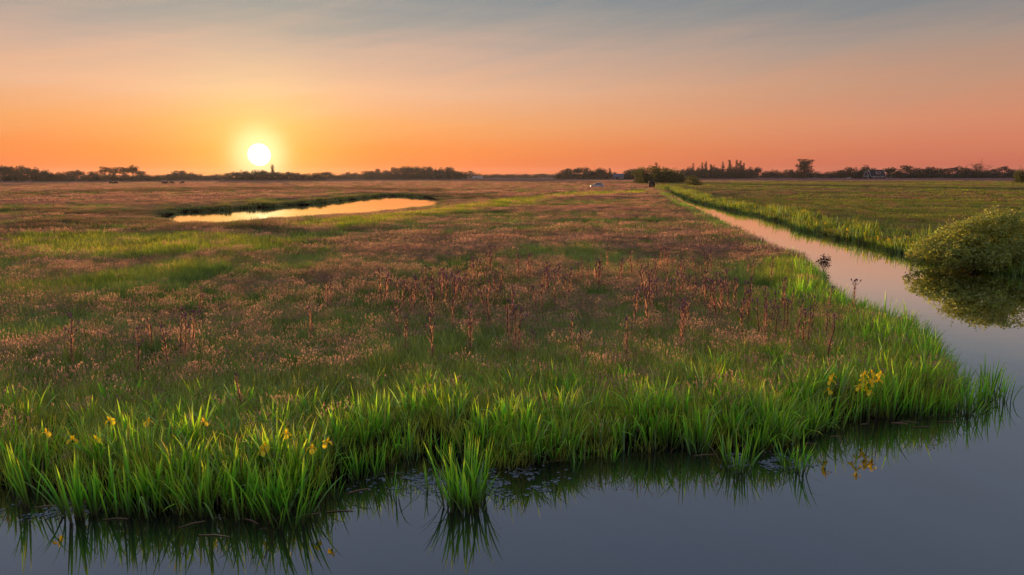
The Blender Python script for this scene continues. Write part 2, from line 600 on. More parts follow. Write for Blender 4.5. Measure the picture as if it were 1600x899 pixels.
def seed_heads(mb, tips, length, width, m, n=4):
    """nodding plumes: a few slender facets round the culm top"""
    k = len(tips)
    for j in range(n):
        c = tips + rng.normal(size=(k, 3)) * np.array([width * 0.5, width * 0.5, length * 0.28])
        a = rng.random(k) * 6.28
        up = np.stack([np.cos(a) * 0.45, np.sin(a) * 0.45, np.ones(k)], 1) * (length * 0.33)
        sd_ = np.stack([-np.sin(a), np.cos(a), np.zeros(k)], 1) * width * 0.42
        V = np.stack([c - up, c - sd_, c + up, c + sd_], 1)
        mb.add(V.reshape(-1, 3), [(4 * i, 4 * i + 1, 4 * i + 2, 4 * i + 3) for i in range(k)], np.tile([0.2, 0.6, 1, 0.6], k), np.repeat(rng.random(k), 4), m)


def tuft(kind, rad, nb, h, w, seg=3, nh=0, hl=0.1, hw=0.02):
    mb = MB()
    b = disc_pts(nb, rad)
    az = np.arctan2(b[:, 1], b[:, 0]) + rng.normal(size=nb) * 0.8
    mb.blades(b, az, h * (0.55 + 0.5 * rng.random(nb)), 0.08 + 0.3 * rng.random(nb), 0.2 + 1.1 * rng.random(nb) ** 1.5, w * (0.7 + 0.6 * rng.random(nb)), seg)
    if nh:
        b = disc_pts(nh, rad)
        az = rng.random(nh) * 6.28
        tips = mb.blades(b, az, h * (1.0 + 0.35 * rng.random(nh)), 0.05 + 0.16 * rng.random(nh), 0.15 + 0.35 * rng.random(nh), w * 0.45, 2)
        seed_heads(mb, tips, hl, hw, 1)
    return mb


SRC = {}


def source(kind, mb, mats):
    me = mb.mesh('grass_tuft', mats)
    o = bpy.data.objects.new('grass_tuft', me)
    SRC.setdefault(kind, []).append(o)


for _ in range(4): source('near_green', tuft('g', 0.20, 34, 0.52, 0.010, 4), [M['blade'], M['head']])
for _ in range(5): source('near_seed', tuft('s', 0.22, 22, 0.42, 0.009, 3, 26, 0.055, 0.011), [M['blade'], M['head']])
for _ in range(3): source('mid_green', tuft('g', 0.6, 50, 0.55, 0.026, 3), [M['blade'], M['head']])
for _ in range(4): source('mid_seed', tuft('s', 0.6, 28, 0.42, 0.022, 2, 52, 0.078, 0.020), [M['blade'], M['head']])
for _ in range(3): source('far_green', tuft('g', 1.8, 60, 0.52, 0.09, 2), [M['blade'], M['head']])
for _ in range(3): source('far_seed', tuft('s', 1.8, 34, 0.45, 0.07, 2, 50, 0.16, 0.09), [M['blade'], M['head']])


def iris_tuft(n, rad, h0, h1, w, seg=6, bend=0.2):
    mb = MB()
    b = disc_pts(n, rad)
    az = np.arctan2(b[:, 1], b[:, 0]) + rng.normal(size=n) * 0.7
    cur = np.where(rng.random(n) < bend, 1.1 + 1.3 * rng.random(n), 0.05 + 0.4 * rng.random(n))
    mb.blades(b, az, h0 + (h1 - h0) * rng.random(n), 0.02 + 0.24 * rng.random(n) ** 1.3, cur, w * (0.7 + 0.5 * rng.random(n)), seg, twist=1.2)
    return mb


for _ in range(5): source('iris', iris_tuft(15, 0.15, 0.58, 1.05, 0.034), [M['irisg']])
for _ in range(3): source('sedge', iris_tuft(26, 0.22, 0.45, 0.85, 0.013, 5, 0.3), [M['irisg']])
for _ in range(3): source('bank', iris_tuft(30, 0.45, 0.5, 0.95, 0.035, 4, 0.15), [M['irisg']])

ORDER = []
OFFS = {}
for k, lst in SRC.items():
    OFFS[k] = (len(ORDER), len(lst))
    ORDER += lst
for o in ORDER:
    HID.objects.link(o)
ORDER_NAMES = sorted(o.name for o in ORDER)
for i, o in enumerate(ORDER):      # creation order and name order agree through Blender's own suffixes
    assert ORDER_NAMES[i] == o.name, (ORDER_NAMES[i], o.name)


def scatter_tree():
    ng = bpy.data.node_groups.new('scatter_tufts', 'GeometryNodeTree')
    ng.interface.new_socket('Geometry', in_out='INPUT', socket_type='NodeSocketGeometry')
    ng.interface.new_socket('Geometry', in_out='OUTPUT', socket_type='NodeSocketGeometry')
    N, L = ng.nodes, ng.links
    gi, go = N.new('NodeGroupInput'), N.new('NodeGroupOutput')
    ip = N.new('GeometryNodeInstanceOnPoints')
    ci = N.new('GeometryNodeCollectionInfo')
    ci.inputs['Collection'].default_value = HID
    ci.inputs['Separate Children'].default_value = True
    ci.inputs['Reset Children'].default_value = True
    def na(name, typ):
        n = N.new('GeometryNodeInputNamedAttribute')
        n.data_type = typ
        n.inputs[0].default_value = name
        return n.outputs[0]
    L.new(gi.outputs[0], ip.inputs['Points'])
    L.new(ci.outputs[0], ip.inputs['Instance'])
    ip.inputs['Pick Instance'].default_value = True
    L.new(na('idx', 'INT'), ip.inputs['Instance Index'])
    L.new(na('rot', 'FLOAT_VECTOR'), ip.inputs['Rotation'])
    L.new(na('scl', 'FLOAT_VECTOR'), ip.inputs['Scale'])
    L.new(ip.outputs[0], go.inputs[0])
    return ng


SCAT = scatter_tree()


def scatter(name, pts, idx, scl, gcol, hcol, label, cat):
    n = len(pts)
    me = bpy.data.meshes.new(name)
    me.vertices.add(n)
    me.vertices.foreach_set('co', np.asarray(pts, np.float32).ravel())
    def at(nm, typ, key, arr):
        a = me.attributes.new(nm, typ, 'POINT')
        a.data.foreach_set(key, np.asarray(arr).ravel())
    rot = np.zeros((n, 3), np.float32)
    rot[:, 2] = rng.random(n) * 6.283
    rot[:, :2] = rng.normal(size=(n, 2)) * 0.06
    at('idx', 'INT', 'value', np.asarray(idx, np.int32))
    at('rot', 'FLOAT_VECTOR', 'vector', rot)
    at('scl', 'FLOAT_VECTOR', 'vector', np.asarray(scl, np.float32))
    at('gcol', 'FLOAT_COLOR', 'color', np.column_stack([gcol, np.ones(n)]).astype(np.float32))
    at('hcol', 'FLOAT_COLOR', 'color', np.column_stack([hcol, np.ones(n)]).astype(np.float32))
    me.update()
    o = link(name, me)
    md = o.modifiers.new('scatter', 'NODES')
    md.node_group = SCAT
    return tag(o, label, cat, kind='stuff')


def sector(n, d0, d1, amax=50, power=1.0):
    """random points, area-uniform at power 1, denser near the start with larger power"""
    a = R(amax) * (2 * rng.random(n) - 1)
    u = rng.random(n) ** power
    d = np.sqrt(d0 * d0 + (d1 * d1 - d0 * d0) * u)
    return np.stack([np.sin(a) * d, np.cos(a) * d], 1)


def poly_mask(p, pix, z=0.7, soft=1.0):
    s = poly_sd(p, [P(x, y, z) for x, y in pix])
    return np.clip(0.5 - s / soft, 0, 1)


def pick(kind, n):
    o, k = OFFS[kind]
    return o + rng.integers(0, k, n)


# colour zones of the meadow, surveyed from the photograph
GREEN_BANDS = [
    [(0, 388), (0, 366), (200, 362), (300, 360), (420, 366), (470, 376), (430, 388), (330, 392), (180, 396)],
    [(0, 440), (130, 432), (280, 404), (360, 398), (330, 414), (220, 430), (120, 446), (0, 456)],
    [(430, 346), (560, 336), (690, 322), (760, 312), (860, 308), (840, 316), (720, 330), (600, 348), (520, 354), (450, 352)],
    [(1180, 402), (1250, 400), (1330, 452), (1450, 480), (1500, 560), (1430, 560), (1350, 500), (1260, 450), (1200, 430)],
    [(760, 312), (880, 300), (1010, 296), (1020, 300), (900, 306), (800, 314)],
]

DARK_RUSH = [
    [(0, 346), (120, 340), (240, 336), (330, 345), (430, 344), (440, 356), (300, 355), (160, 356), (0, 362)],
    [(0, 300), (160, 296), (330, 292), (520, 292), (700, 296), (700, 300), (520, 296), (330, 298), (160, 301), (0, 306)],
    [(0, 326), (160, 324), (260, 326), (250, 332), (120, 334), (0, 334)],
    [(560, 300), (700, 302), (790, 304), (780, 308), (690, 310), (640, 304)],
    [(490, 366), (560, 352), (600, 352), (540, 364), (500, 372)],
]


def zone(p):
    """returns pinkness 0..1 and brightness of green for meadow points"""
    n1 = fbm(p, 9.0, 5)
    n2 = fbm(p, 2.6, 8)
    pk = np.clip(0.62 + 2.2 * (n1 - 0.5) + 1.6 * (n2 - 0.5), 0, 1)
    g = np.zeros(len(p))
    for k, b in enumerate(GREEN_BANDS):
        g = np.maximum(g, poly_mask(p, b, 0.7, 2.5 if k < 3 else 1.5))
    # field across the canal is green pasture
    x, y = p[:, 0], p[:, 1]
    east = np.clip((poly_sd(p, [P(a, b) for a, b in RIGHTBANK] + [(60, 420), (900, 420), (900, 24)]) < 0) * 1.0, 0, 1)
    g = np.maximum(g, east * np.clip(0.72 + 2.2 * (fbm(np.column_stack([x * 0.25, y]), 9.0, 12) - 0.5), 0, 1))
    near = np.clip(1.15 - (water_sd(p) + 2.5 * (n2 - 0.5)) / 5.0, 0, 1) * (y < 22)
    g = np.maximum(g, 0.7 * near)
    pk = pk * (1 - g) * (1 - 0.32 * np.clip((24 - np.hypot(x, y)) / 9, 0, 1)) * (1 - 0.5 * east)
    d = np.zeros(len(p))
    for b in DARK_RUSH:
        d = np.maximum(d, poly_mask(p, b, 0.7, 3.0))
    d = d * np.clip(0.4 + 2.0 * (n2 - 0.35), 0, 1)
    return pk * (1 - 0.5 * d), g * (1 - d), east, n2, d


def colours(p, pk, g, n2, east):
    n = len(p)
    r1, r2 = rng.random((n, 1)), rng.random((n, 1))
    dark = np.array([0.34, 0.45, 0.11])
    lush = np.array([0.60, 0.64, 0.07])
    gold = np.array([0.38, 0.34, 0.07])
    gc = dark * (1 - g[:, None]) + lush * g[:, None]
    gc = gc + (gold - gc) * (0.45 * r1 * (0.4 + 0.6 * n2[:, None]))
    gc = gc * (1 - 0.26 * east[:, None])
    gc = gc + (np.array([0.22, 0.19, 0.05]) - gc) * (east[:, None] * 0.3 * r1)
    pinkc = np.array([0.74, 0.39, 0.40])
    tan = np.array([0.56, 0.42, 0.29])
    grey = np.array([0.56, 0.36, 0.34])
    near = np.clip((24 - np.hypot(p[:, 0], p[:, 1])) / 10, 0, 1)[:, None]
    far = np.clip((np.hypot(p[:, 0], p[:, 1]) - 25) / 60, 0, 1)[:, None]
    hc = pinkc * (0.45 + 0.55 * r2) + (tan - pinkc) * (0.5 * r1)
    hc = hc + (grey - hc) * near * 0.65
    hc = hc + (np.array([0.62, 0.32, 0.28]) - hc) * far * 0.5
    hc = hc * (1 - 0.35 * east[:, None])
    gc = gc + (np.array([0.32, 0.23, 0.13]) - gc) * (0.55 * pk[:, None] * far * (0.5 + 0.5 * r1))
    return gc * (0.75 + 0.5 * r2), hc * (0.65 + 0.6 * r1)


def meadow(name, n, d0, d1, kg, ks, smin, label, power=1.0, rise=1.0):
    p = sector(n, d0, d1, 50, power)
    s = water_sd(p)
    keep = s > smin
    p, s = p[keep], s[keep]
    pk, g, east, n2, dk = zone(p)
    m = len(p)
    isseed = rng.random(m) < np.clip(0.05 + 0.86 * pk, 0, 1)
    idx = np.where(isseed, pick(ks, m), pick(kg, m))
    gc, hc = colours(p, pk, g, n2, east)
    tus = np.clip((fbm(p, 3.2, 44) - 0.56) * 9, 0, 1) * (rng.random(m) < 0.8)      # drifts of darker, taller tussock grass
    gc = gc * (1 - tus[:, None] * np.array([0.5, 0.35, 0.5]))
    isseed &= rng.random(m) > 0.75 * tus
    idx = np.where(isseed, pick(ks, m), pick(kg, m))
    rush = np.array([0.10, 0.085, 0.045])
    gc = gc + (rush - gc) * 0.85 * dk[:, None]
    hc = hc + (rush * 1.6 - hc) * 0.75 * dk[:, None]
    h = (0.62 + 0.5 * rng.random(m)) * (0.7 + 0.5 * fbm(p, 4.0, 21)) * rise
    pond = np.clip((poly_sd(p, W2) - 0.5) / 8.0, 0, 1)
    h *= 0.45 + 0.55 * pond
    h *= (1 - 0.3 * east) * (1 + 0.22 * g * (1 - east)) * (1 + 0.25 * dk) * (1 + 0.28 * tus)
    sw = 0.85 + 0.4 * rng.random(m)
    z = land_z(p, s) - 0.02
    return scatter(name, np.column_stack([p, z]), idx, np.column_stack([sw, sw, h]), gc, hc, label, 'grass')


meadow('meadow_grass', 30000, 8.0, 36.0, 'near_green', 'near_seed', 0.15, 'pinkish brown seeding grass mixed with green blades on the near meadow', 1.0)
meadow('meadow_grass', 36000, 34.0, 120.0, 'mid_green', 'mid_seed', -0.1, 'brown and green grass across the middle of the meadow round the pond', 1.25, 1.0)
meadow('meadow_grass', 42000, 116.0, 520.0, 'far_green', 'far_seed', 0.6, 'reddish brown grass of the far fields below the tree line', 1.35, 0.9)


# iris and sedge along the banks
def along(poly, n, d0, d1):
    """n random points at signed distance d0..d1 (positive = landward) from a polyline's water edge"""
    poly = np.asarray(poly)
    seg = poly[1:] - poly[:-1]
    L = np.hypot(seg[:, 0], seg[:, 1])
    c = np.concatenate([[0], np.cumsum(L)])
    u = rng.random(n) * c[-1]
    i = np.clip(np.searchsorted(c, u) - 1, 0, len(seg) - 1)
    p = poly[i] + seg[i] * ((u - c[i]) / L[i])[:, None]
    return p + rng.normal(size=(n, 2)) * 0.01, i


def band(name, line, n, w0, w1, kinds, scale, tint, label, hs=(0.8, 1.15), fall=1.0, slope=0.0, hv=0.4, nz=1.6):
    p, i = along(line, n * 3, 0, 0)
    a = rng.random(len(p)) * 6.28
    q = (w1 + 0.6) * rng.random(len(p)) ** fall
    p = p + np.stack([np.cos(a), np.sin(a)], 1) * q[:, None]
    s = water_sd(p)
    k = (s > w0) & (s < w1)
    p, s = p[k][:n], s[k][:n]
    m = len(p)
    kk = rng.integers(0, len(kinds), m)
    idx = np.zeros(m, int)
    for j, kd in enumerate(kinds):
        idx = np.where(kk == j, pick(kd, m), idx)
    sw = (0.85 + 0.4 * rng.random(m)) * scale
    h = (hs[0] + (hs[1] - hs[0]) * rng.random(m)) * scale * (1 - hv / 2 + hv * np.clip(0.5 + 2.0 * (fbm(p, nz, 31) - 0.5), 0, 1)) * (1 - slope * np.clip(s / w1, 0, 1))
    tn = np.asarray(tint)[None] * (0.8 + 0.45 * rng.random((m, 1))) * np.column_stack([0.85 + 0.35 * rng.random(m), np.ones(m), 0.8 + 0.5 * rng.random(m)])
    z = np.maximum(land_z(p, s), -0.12)
    return scatter(name, np.column_stack([p, z]), idx, np.column_stack([sw, sw, h]), tn, tn, label, 'reeds')


shore_w = [P(x, y, 0.0) for x, y in SHORE]
left_w = [P(x, y, 0.9) for x, y in LEFTBANK]
right_w = [P(x, y, 0.0) for x, y in RIGHTBANK]
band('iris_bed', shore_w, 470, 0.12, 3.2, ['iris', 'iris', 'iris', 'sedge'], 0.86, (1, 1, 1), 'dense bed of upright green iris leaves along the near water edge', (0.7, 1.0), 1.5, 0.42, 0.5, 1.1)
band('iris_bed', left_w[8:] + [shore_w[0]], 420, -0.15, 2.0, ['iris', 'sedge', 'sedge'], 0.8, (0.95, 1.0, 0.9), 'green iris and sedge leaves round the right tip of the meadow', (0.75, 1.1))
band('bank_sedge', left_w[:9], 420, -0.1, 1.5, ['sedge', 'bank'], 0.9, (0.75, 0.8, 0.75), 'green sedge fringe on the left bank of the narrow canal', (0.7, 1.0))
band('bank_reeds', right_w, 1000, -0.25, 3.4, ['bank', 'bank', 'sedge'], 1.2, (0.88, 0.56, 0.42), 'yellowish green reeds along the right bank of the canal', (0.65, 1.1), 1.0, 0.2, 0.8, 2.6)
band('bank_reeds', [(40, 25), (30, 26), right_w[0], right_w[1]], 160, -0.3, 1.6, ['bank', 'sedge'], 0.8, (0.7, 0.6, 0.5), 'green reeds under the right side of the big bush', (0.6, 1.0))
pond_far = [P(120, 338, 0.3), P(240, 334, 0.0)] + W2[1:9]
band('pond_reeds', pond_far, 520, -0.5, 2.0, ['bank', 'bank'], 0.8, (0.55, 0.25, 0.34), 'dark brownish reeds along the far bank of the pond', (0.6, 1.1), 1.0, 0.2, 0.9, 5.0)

# ------------------------------------------------------------------ iris clumps standing apart at the water's edge
def leaf_mesh(L, lean, curl, w, seg=7):
    mb = MB()
    mb.blades(np.zeros((1, 3)), 0.0, L, lean, curl, w, seg, twist=0.5)
    return mb.mesh('leaf', [M['iris']])


LEAF = [leaf_mesh(0.95, 0.10, 0.25, 0.036), leaf_mesh(0.85, 0.22, 0.30, 0.034), leaf_mesh(1.0, 0.06, 0.15, 0.038), leaf_mesh(0.85, 0.38, 0.35, 0.032),
        leaf_mesh(0.9, 0.15, 1.9, 0.030), leaf_mesh(0.76, 0.45, 0.6, 0.028), leaf_mesh(0.98, 0.16, 0.4, 0.034), leaf_mesh(0.66, 0.26, 0.2, 0.028)]
DEADLEAF = leaf_mesh(0.55, 0.5, 0.8, 0.018); DEADLEAF.materials[0] = M['dead']


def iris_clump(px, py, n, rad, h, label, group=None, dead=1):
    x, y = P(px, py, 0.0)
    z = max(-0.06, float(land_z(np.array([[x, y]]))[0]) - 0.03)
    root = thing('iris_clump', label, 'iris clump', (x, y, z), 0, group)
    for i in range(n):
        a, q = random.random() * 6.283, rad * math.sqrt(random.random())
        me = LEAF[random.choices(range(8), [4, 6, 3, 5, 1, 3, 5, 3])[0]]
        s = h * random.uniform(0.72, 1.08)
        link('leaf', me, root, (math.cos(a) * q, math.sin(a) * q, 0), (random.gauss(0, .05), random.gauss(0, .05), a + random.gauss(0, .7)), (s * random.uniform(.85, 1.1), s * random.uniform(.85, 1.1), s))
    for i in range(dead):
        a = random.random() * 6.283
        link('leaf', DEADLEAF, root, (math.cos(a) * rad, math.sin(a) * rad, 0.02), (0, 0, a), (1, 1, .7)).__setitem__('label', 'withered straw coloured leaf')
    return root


iris_clump(728, 786, 100, 0.30, 0.94, 'large bushy iris clump standing alone in the water in front of the bank', dead=3)
iris_clump(1243, 738, 26, 0.16, 0.66, 'small upright iris clump alone in the water near the right', dead=1)
iris_clump(1148, 730, 36, 0.24, 0.66, 'loose spreading iris clump in the water just left of a small upright clump', dead=2)
iris_clump(1222, 728, 6, 0.08, 0.55, 'thin tuft of few iris leaves touching the small upright clump', dead=0)
iris_clump(617, 778, 7, 0.07, 0.62, 'thin tuft of iris leaves in open water left of the large bushy clump', dead=0)
iris_clump(668, 766, 9, 0.14, 0.55, 'low sparse iris tuft close beside the large bushy clump', dead=1)
iris_clump(898, 742, 5, 0.07, 0.42, 'few iris leaves leaning left out of the water at mid bank', dead=0)
iris_clump(952, 722, 8, 0.07, 0.62, 'short fan of iris leaves at the water edge in mid bank', dead=0)
iris_clump(452, 812, 60, 0.30, 0.92, 'wide leaning iris clump under the yellow flowers at the front left', dead=3)
iris_clump(516, 776, 10, 0.14, 0.62, 'thin iris tuft right of the wide leaning clump at the front left', dead=1)
iris_clump(1560, 628, 26, 0.24, 0.78, 'loose iris clump leaning out over open water at the far right tip', dead=1)
EDGE = [(20, 770), (58, 784), (120, 806), (160, 803), (200, 800), (238, 808), (275, 806), (310, 802), (345, 800), (382, 802), (412, 806), (560, 752), (590, 742), (640, 724), (690, 724), (722, 722), (748, 722), (770, 726),
        (800, 728), (845, 722), (985, 708), (1040, 706), (1085, 706), (1185, 704), (1212, 696), (1262, 682), (1300, 668), (1335, 660), (1385, 657), (1430, 655), (1475, 652), (1510, 646), (1535, 640), (1545, 622), (1548, 605)]


def edge_place(px):
    for lim, w in ((180, 'in the left corner'), (330, 'below the left yellow flowers'), (450, 'left of the wide leaning clump'), (600, 'in the bay left of the bushy clump'), (720, 'behind the large bushy clump'), (900, 'right of the large bushy clump'),
                   (1150, 'on the straight middle bank'), (1290, 'behind the small upright clump'), (1450, 'below the big yellow flower cluster')):
        if px < lim:
            return w
    return 'at the right tip'


for px, py in EDGE:
    iris_clump(px + random.uniform(-5, 5), py + random.uniform(-6, 3), random.randint(18, 30), random.uniform(.13, .22), random.uniform(.78, 1.02) if px < 450 else random.uniform(.62, .86),
               'upright iris leaf clump at the water edge ' + edge_place(px), 'iris clumps along the front water edge ' + edge_place(px), random.randint(0, 2))


# ------------------------------------------------------------------ yellow iris flowers
def petal_mesh(kind):
    mb = MB()
    if kind == 'fall':                       # broad drooping outer petal
        prof = [(0.0, 0.0, 0.008), (0.016, 0.014, 0.018), (0.034, 0.013, 0.042), (0.050, -0.002, 0.054), (0.060, -0.024, 0.044), (0.062, -0.042, 0.010)]
    else:                                    # small upright inner petal
        prof = [(0.0, 0.0, 0.008), (0.006, 0.020, 0.018), (0.013, 0.040, 0.022), (0.020, 0.056, 0.006)]
    V = []
    for x, z, w in prof:
        V += [(x, -w / 2, z - 0.12 * w), (x, 0, z + 0.1 * w), (x, w / 2, z - 0.12 * w)]
    F = []
    for i in range(len(prof) - 1):
        for j in range(2):
            F.append((3 * i + j, 3 * i + j + 1, 3 * i + j + 4, 3 * i + j + 3))
    mb.add(V, F, np.repeat(np.linspace(0, 1, len(prof)), 3), 0.5)
    return mb.mesh('petal', [M['petal']], True)


FALL, STAND = petal_mesh('fall'), petal_mesh('stand')
mbx = MB(); mbx.tube([(0, 0, -0.035), (0, 0, -0.01), (0, 0, 0.012)], [0.006, 0.010, 0.005], 6)
CALYX = mbx.mesh('calyx', [M['iris']])


def yellow_iris(px, py, dist, label, group, nfl=1, fs=1.15):
    x, y, z = PD(px, py - 2, dist - 0.18)
    g = float(land_z(np.array([[x, y]]))[0])
    zb = max(g, -0.05)
    H = max(0.25, z - zb)
    root = thing('yellow_iris', label, 'iris flower', (x, y, zb), random.random() * 6.28, group)
    mb = MB()
    mb.tube([(0, 0, 0), (0.01, 0.0, H * .5), (0.0, 0.01, H - .02)], [0.006, 0.005, 0.004], 5)
    link('stem', mb.mesh('stem', [M['iris']]), root)
    for k in range(nfl):
        off = (0, 0, H) if k == 0 else (random.uniform(-.05, .05), random.uniform(-.05, .05), H - random.uniform(.05, .12))
        fl = link('flower', CALYX, root, off, (random.gauss(0, .15), random.gauss(0, .15), random.random() * 6.28), (fs,) * 3)
        for j in range(3):
            link('petal', FALL, fl, (0, 0, .005), (0, 0, j * 2.094))
            link('petal', STAND, fl, (0, 0, .008), (0, 0, j * 2.094 + 1.05))
    return root


LB = 'single yellow iris flower among the green leaves at the left front bank'
for px, py in [(113, 690), (150, 690), (232, 663), (318, 663)]:
    yellow_iris(px, py, 9.0, LB, 'yellow irises at the left front bank')
yellow_iris(72, 680, 8.9, 'brightest yellow iris flower farthest to the left of the front bank', None, 1)
yellow_iris(172, 660, 9.2, 'yellow iris flower half hidden behind the tallest leaves at the left', None, 1)
yellow_iris(414, 700, 8.6, 'yellow iris with two open flowers close together on one stem', None, 2)
yellow_iris(447, 681, 8.9, 'yellow iris flower highest of the group at the front above the wide leaning clump', None, 1)
yellow_iris(487, 704, 8.6, 'yellow iris flower between two others over the wide leaning clump', None, 1)
yellow_iris(511, 694, 8.6, 'yellow iris flower at the right end of the group over the leaning clump', None, 1)
for px, py, dd in [(1301, 591, 11.2), (1299, 599, 11.15), (1295, 614, 11.1)]:
    yellow_iris(px, py, dd, 'yellow iris flower in the small group just left of the big flower cluster', 'small group of yellow irises at the right bank', 1, 1.15)
for px, py in [(1351, 588), (1362, 586), (1375, 588), (1349, 596), (1364, 596), (1373, 597), (1348, 603), (1360, 602), (1353, 612), (1341, 608), (1360, 617)]:
    yellow_iris(px, py, 11.3 + random.uniform(-.15, .15), 'yellow iris flower in the dense cluster near the right tip of the meadow', 'dense cluster of yellow irises at the right', 1, 1.1)


for px, py in [(1210, 328), (1227, 331), (1245, 337), (1272, 343), (1290, 350), (1324, 360), (1334, 354), (1352, 366), (1371, 372), (1389, 376), (1405, 375), (1418, 372), (1105, 311.5), (1111, 313), (1037, 300), (1180, 325), (1150, 320)]:
    yellow_iris(px, py, 3.25 * 1062 / (py - 275) * 1.04 + 2.6, 'yellow iris flowering among the reeds on the right bank of the canal', 'yellow irises on the right canal bank', 2, 1.25)


# ------------------------------------------------------------------ marsh thistles
def thistle_parts(seed):
    rs = random.Random(seed)
    H = 1.0
    st, lf, hd = MB(), MB(), []
    st.tube([(0, 0, 0), (rs.gauss(0, .01), rs.gauss(0, .01), .4), (rs.gauss(0, .02), rs.gauss(0, .02), .8), (0, 0, H)], [.013, .011, .009, .006], 6)
    nl = rs.randint(34, 44)
    for i in range(nl):                      # spiny winged leaves up the stem
        z = 0.08 + 0.84 * i / nl
        a = i * 2.4 + rs.gauss(0, .3)
        L = (0.15 * (1 - z) + 0.07) * rs.uniform(.6, 1.3)
        lf.blades([[0.008 * math.cos(a), 0.008 * math.sin(a), z]], a, L, 0.3 + rs.random() * .6, rs.uniform(-.5, .5), 0.027 * (1.25 - z), 3, twist=.5)
    nb = rs.randint(4, 8)
    for i in range(nb):                      # short branches carrying tight flower heads
        a = i * 6.283 / nb + rs.gauss(0, .4)
        z0 = rs.uniform(.62, .95)
        q = rs.uniform(.035, .12)
        top = (q * math.cos(a), q * math.sin(a), z0 + rs.uniform(.05, .12))
        st.tube([(0, 0, z0), (top[0] * .6, top[1] * .6, z0 + .03), top], [.005, .004, .004], 4)
        hd.append((top, rs.uniform(.8, 1.2)))
    hd.append(((0, 0, H + .01), 1.25))
    hd.append(((.022, .01, H - .01), 1.0))
    return st.mesh('stem', [M['thistle_stem']]), lf.mesh('leaves', [M['thistle_leaf']]), hd


hb = MB()
hb.tube([(0, 0, -.015), (0, 0, 0), (0, 0, .014), (0, 0, .026), (0, 0, .032)], [.005, .014, .015, .011, .007], 7)
hb.blades(np.zeros((10, 3)) + [0, 0, .024], np.arange(10) * .628, .022, .5, .2, .006, 2)
THEAD = hb.mesh('flower_head', [M['thistle_head']])
TH = [thistle_parts(k) for k in range(12)]

TH_MID = [(596, 429), (604, 434), (619, 438), (626, 440), (644, 433), (653, 433), (661, 427), (676, 410), (682, 419), (689, 420), (674, 450), (706, 429), (714, 433), (706, 457), (733, 440), (740, 404), (746, 406),
          (751, 406), (759, 397), (766, 387), (779, 412), (733, 410), (763, 440), (765, 455), (735, 480), (795, 471), (801, 482), (809, 402), (823, 397), (831, 408), (854, 410), (839, 446), (801, 446),
          (720, 430), (726, 436), (668, 436), (640, 442), (697, 434), (756, 420), (770, 424), (860, 416), (868, 424), (846, 420)]
TH_RIGHT = [(888, 420), (900, 412), (919, 407), (930, 404), (943, 396), (950, 388), (967, 407), (935, 410), (989, 394), (1006, 415), (1014, 414), (1023, 415), (1032, 388), (1037, 386), (1044, 392), (1064, 404), (1068, 406),
            (1090, 409), (1098, 412), (1106, 396), (1107, 404), (1082, 433), (1095, 433), (1103, 446), (1061, 433), (1066, 434), (1022, 449), (993, 446), (1037, 428), (1111, 441), (1123, 441), (1132, 425), (1140, 433),
            (1148, 438), (1153, 438), (1171, 457), (1174, 433), (1174, 409), (1078, 467), (1163, 467), (1016, 430), (1028, 436), (1050, 440), (1088, 442), (1116, 430), (1128, 436), (1012, 440), (1074, 475), (1066, 480)]
TH_FAR_R = [(1207, 404), (1200, 454), (1191, 470), (1205, 457), (1224, 438), (1236, 454), (1234, 470), (1226, 470), (1246, 471), (1266, 480), (1257, 491), (1295, 488), (1295, 451), (1198, 483), (1271, 467), (1212, 478)]
TH_LEFT = [(105, 495), (207, 513), (235, 500), (260, 512), (275, 490), (283, 495), (295, 490)]
TH_LONE = [((623, 474), 'lone rusty brown thistle in front of the left end of the thistle patch'), ((632, 497), 'short orange brown thistle beside a taller lone one'),
           ((674, 497), 'forked pale orange thistle below the thistle patch'), ((508, 440), 'brown thistle standing apart left of the thistle patch'), ((515, 446), 'second brown thistle right beside the one left of the patch'),
           ((835, 518), 'small grey brown thistle alone in the middle foreground meadow'), ((892, 495), 'tall thin brown thistle alone in the middle foreground'), ((980, 499), 'pale brown thistle with loose heads in the near middle meadow'),
           ((910, 522), 'short purple headed thistle in the near middle meadow'), ((378, 590), 'reddish thistle close behind the front iris bed'), ((485, 482), 'thin brown thistle in the near left meadow'),
           ((308, 452), 'small brown thistle far left of the patch'), ((1337, 440), 'dark branched thistle standing against the water of the canal')]


def thistle(px, py, label, group=None):
    h = random.uniform(.78, 1.18) if py < 515 else .72
    gz = 0.26
    x, y = P(px, py, gz + h)
    gz = float(land_z(np.array([[x, y]]))[0])
    root = thing('marsh_thistle', label, 'thistle', (x, y, max(gz, 0)), random.random() * 6.28, group, h * random.uniform(.97, 1.03))
    root.rotation_euler = (random.gauss(0, .08), random.gauss(0, .08), random.random() * 6.28)
    st, lf, hd = random.choice(TH)
    link('stem', st, root)
    tag(link('leaves', lf, root), kind='stuff')
    for p, s in hd:
        link('flower_head', THEAD, root, p, (random.gauss(0, .2), random.gauss(0, .2), 0), (s * .92,) * 3)


def extra(lst, k):
    out = []
    for q in random.sample(lst, k):
        out.append((q[0] + random.uniform(-9, 9), q[1] + random.uniform(-9, 12)))
    return lst + out


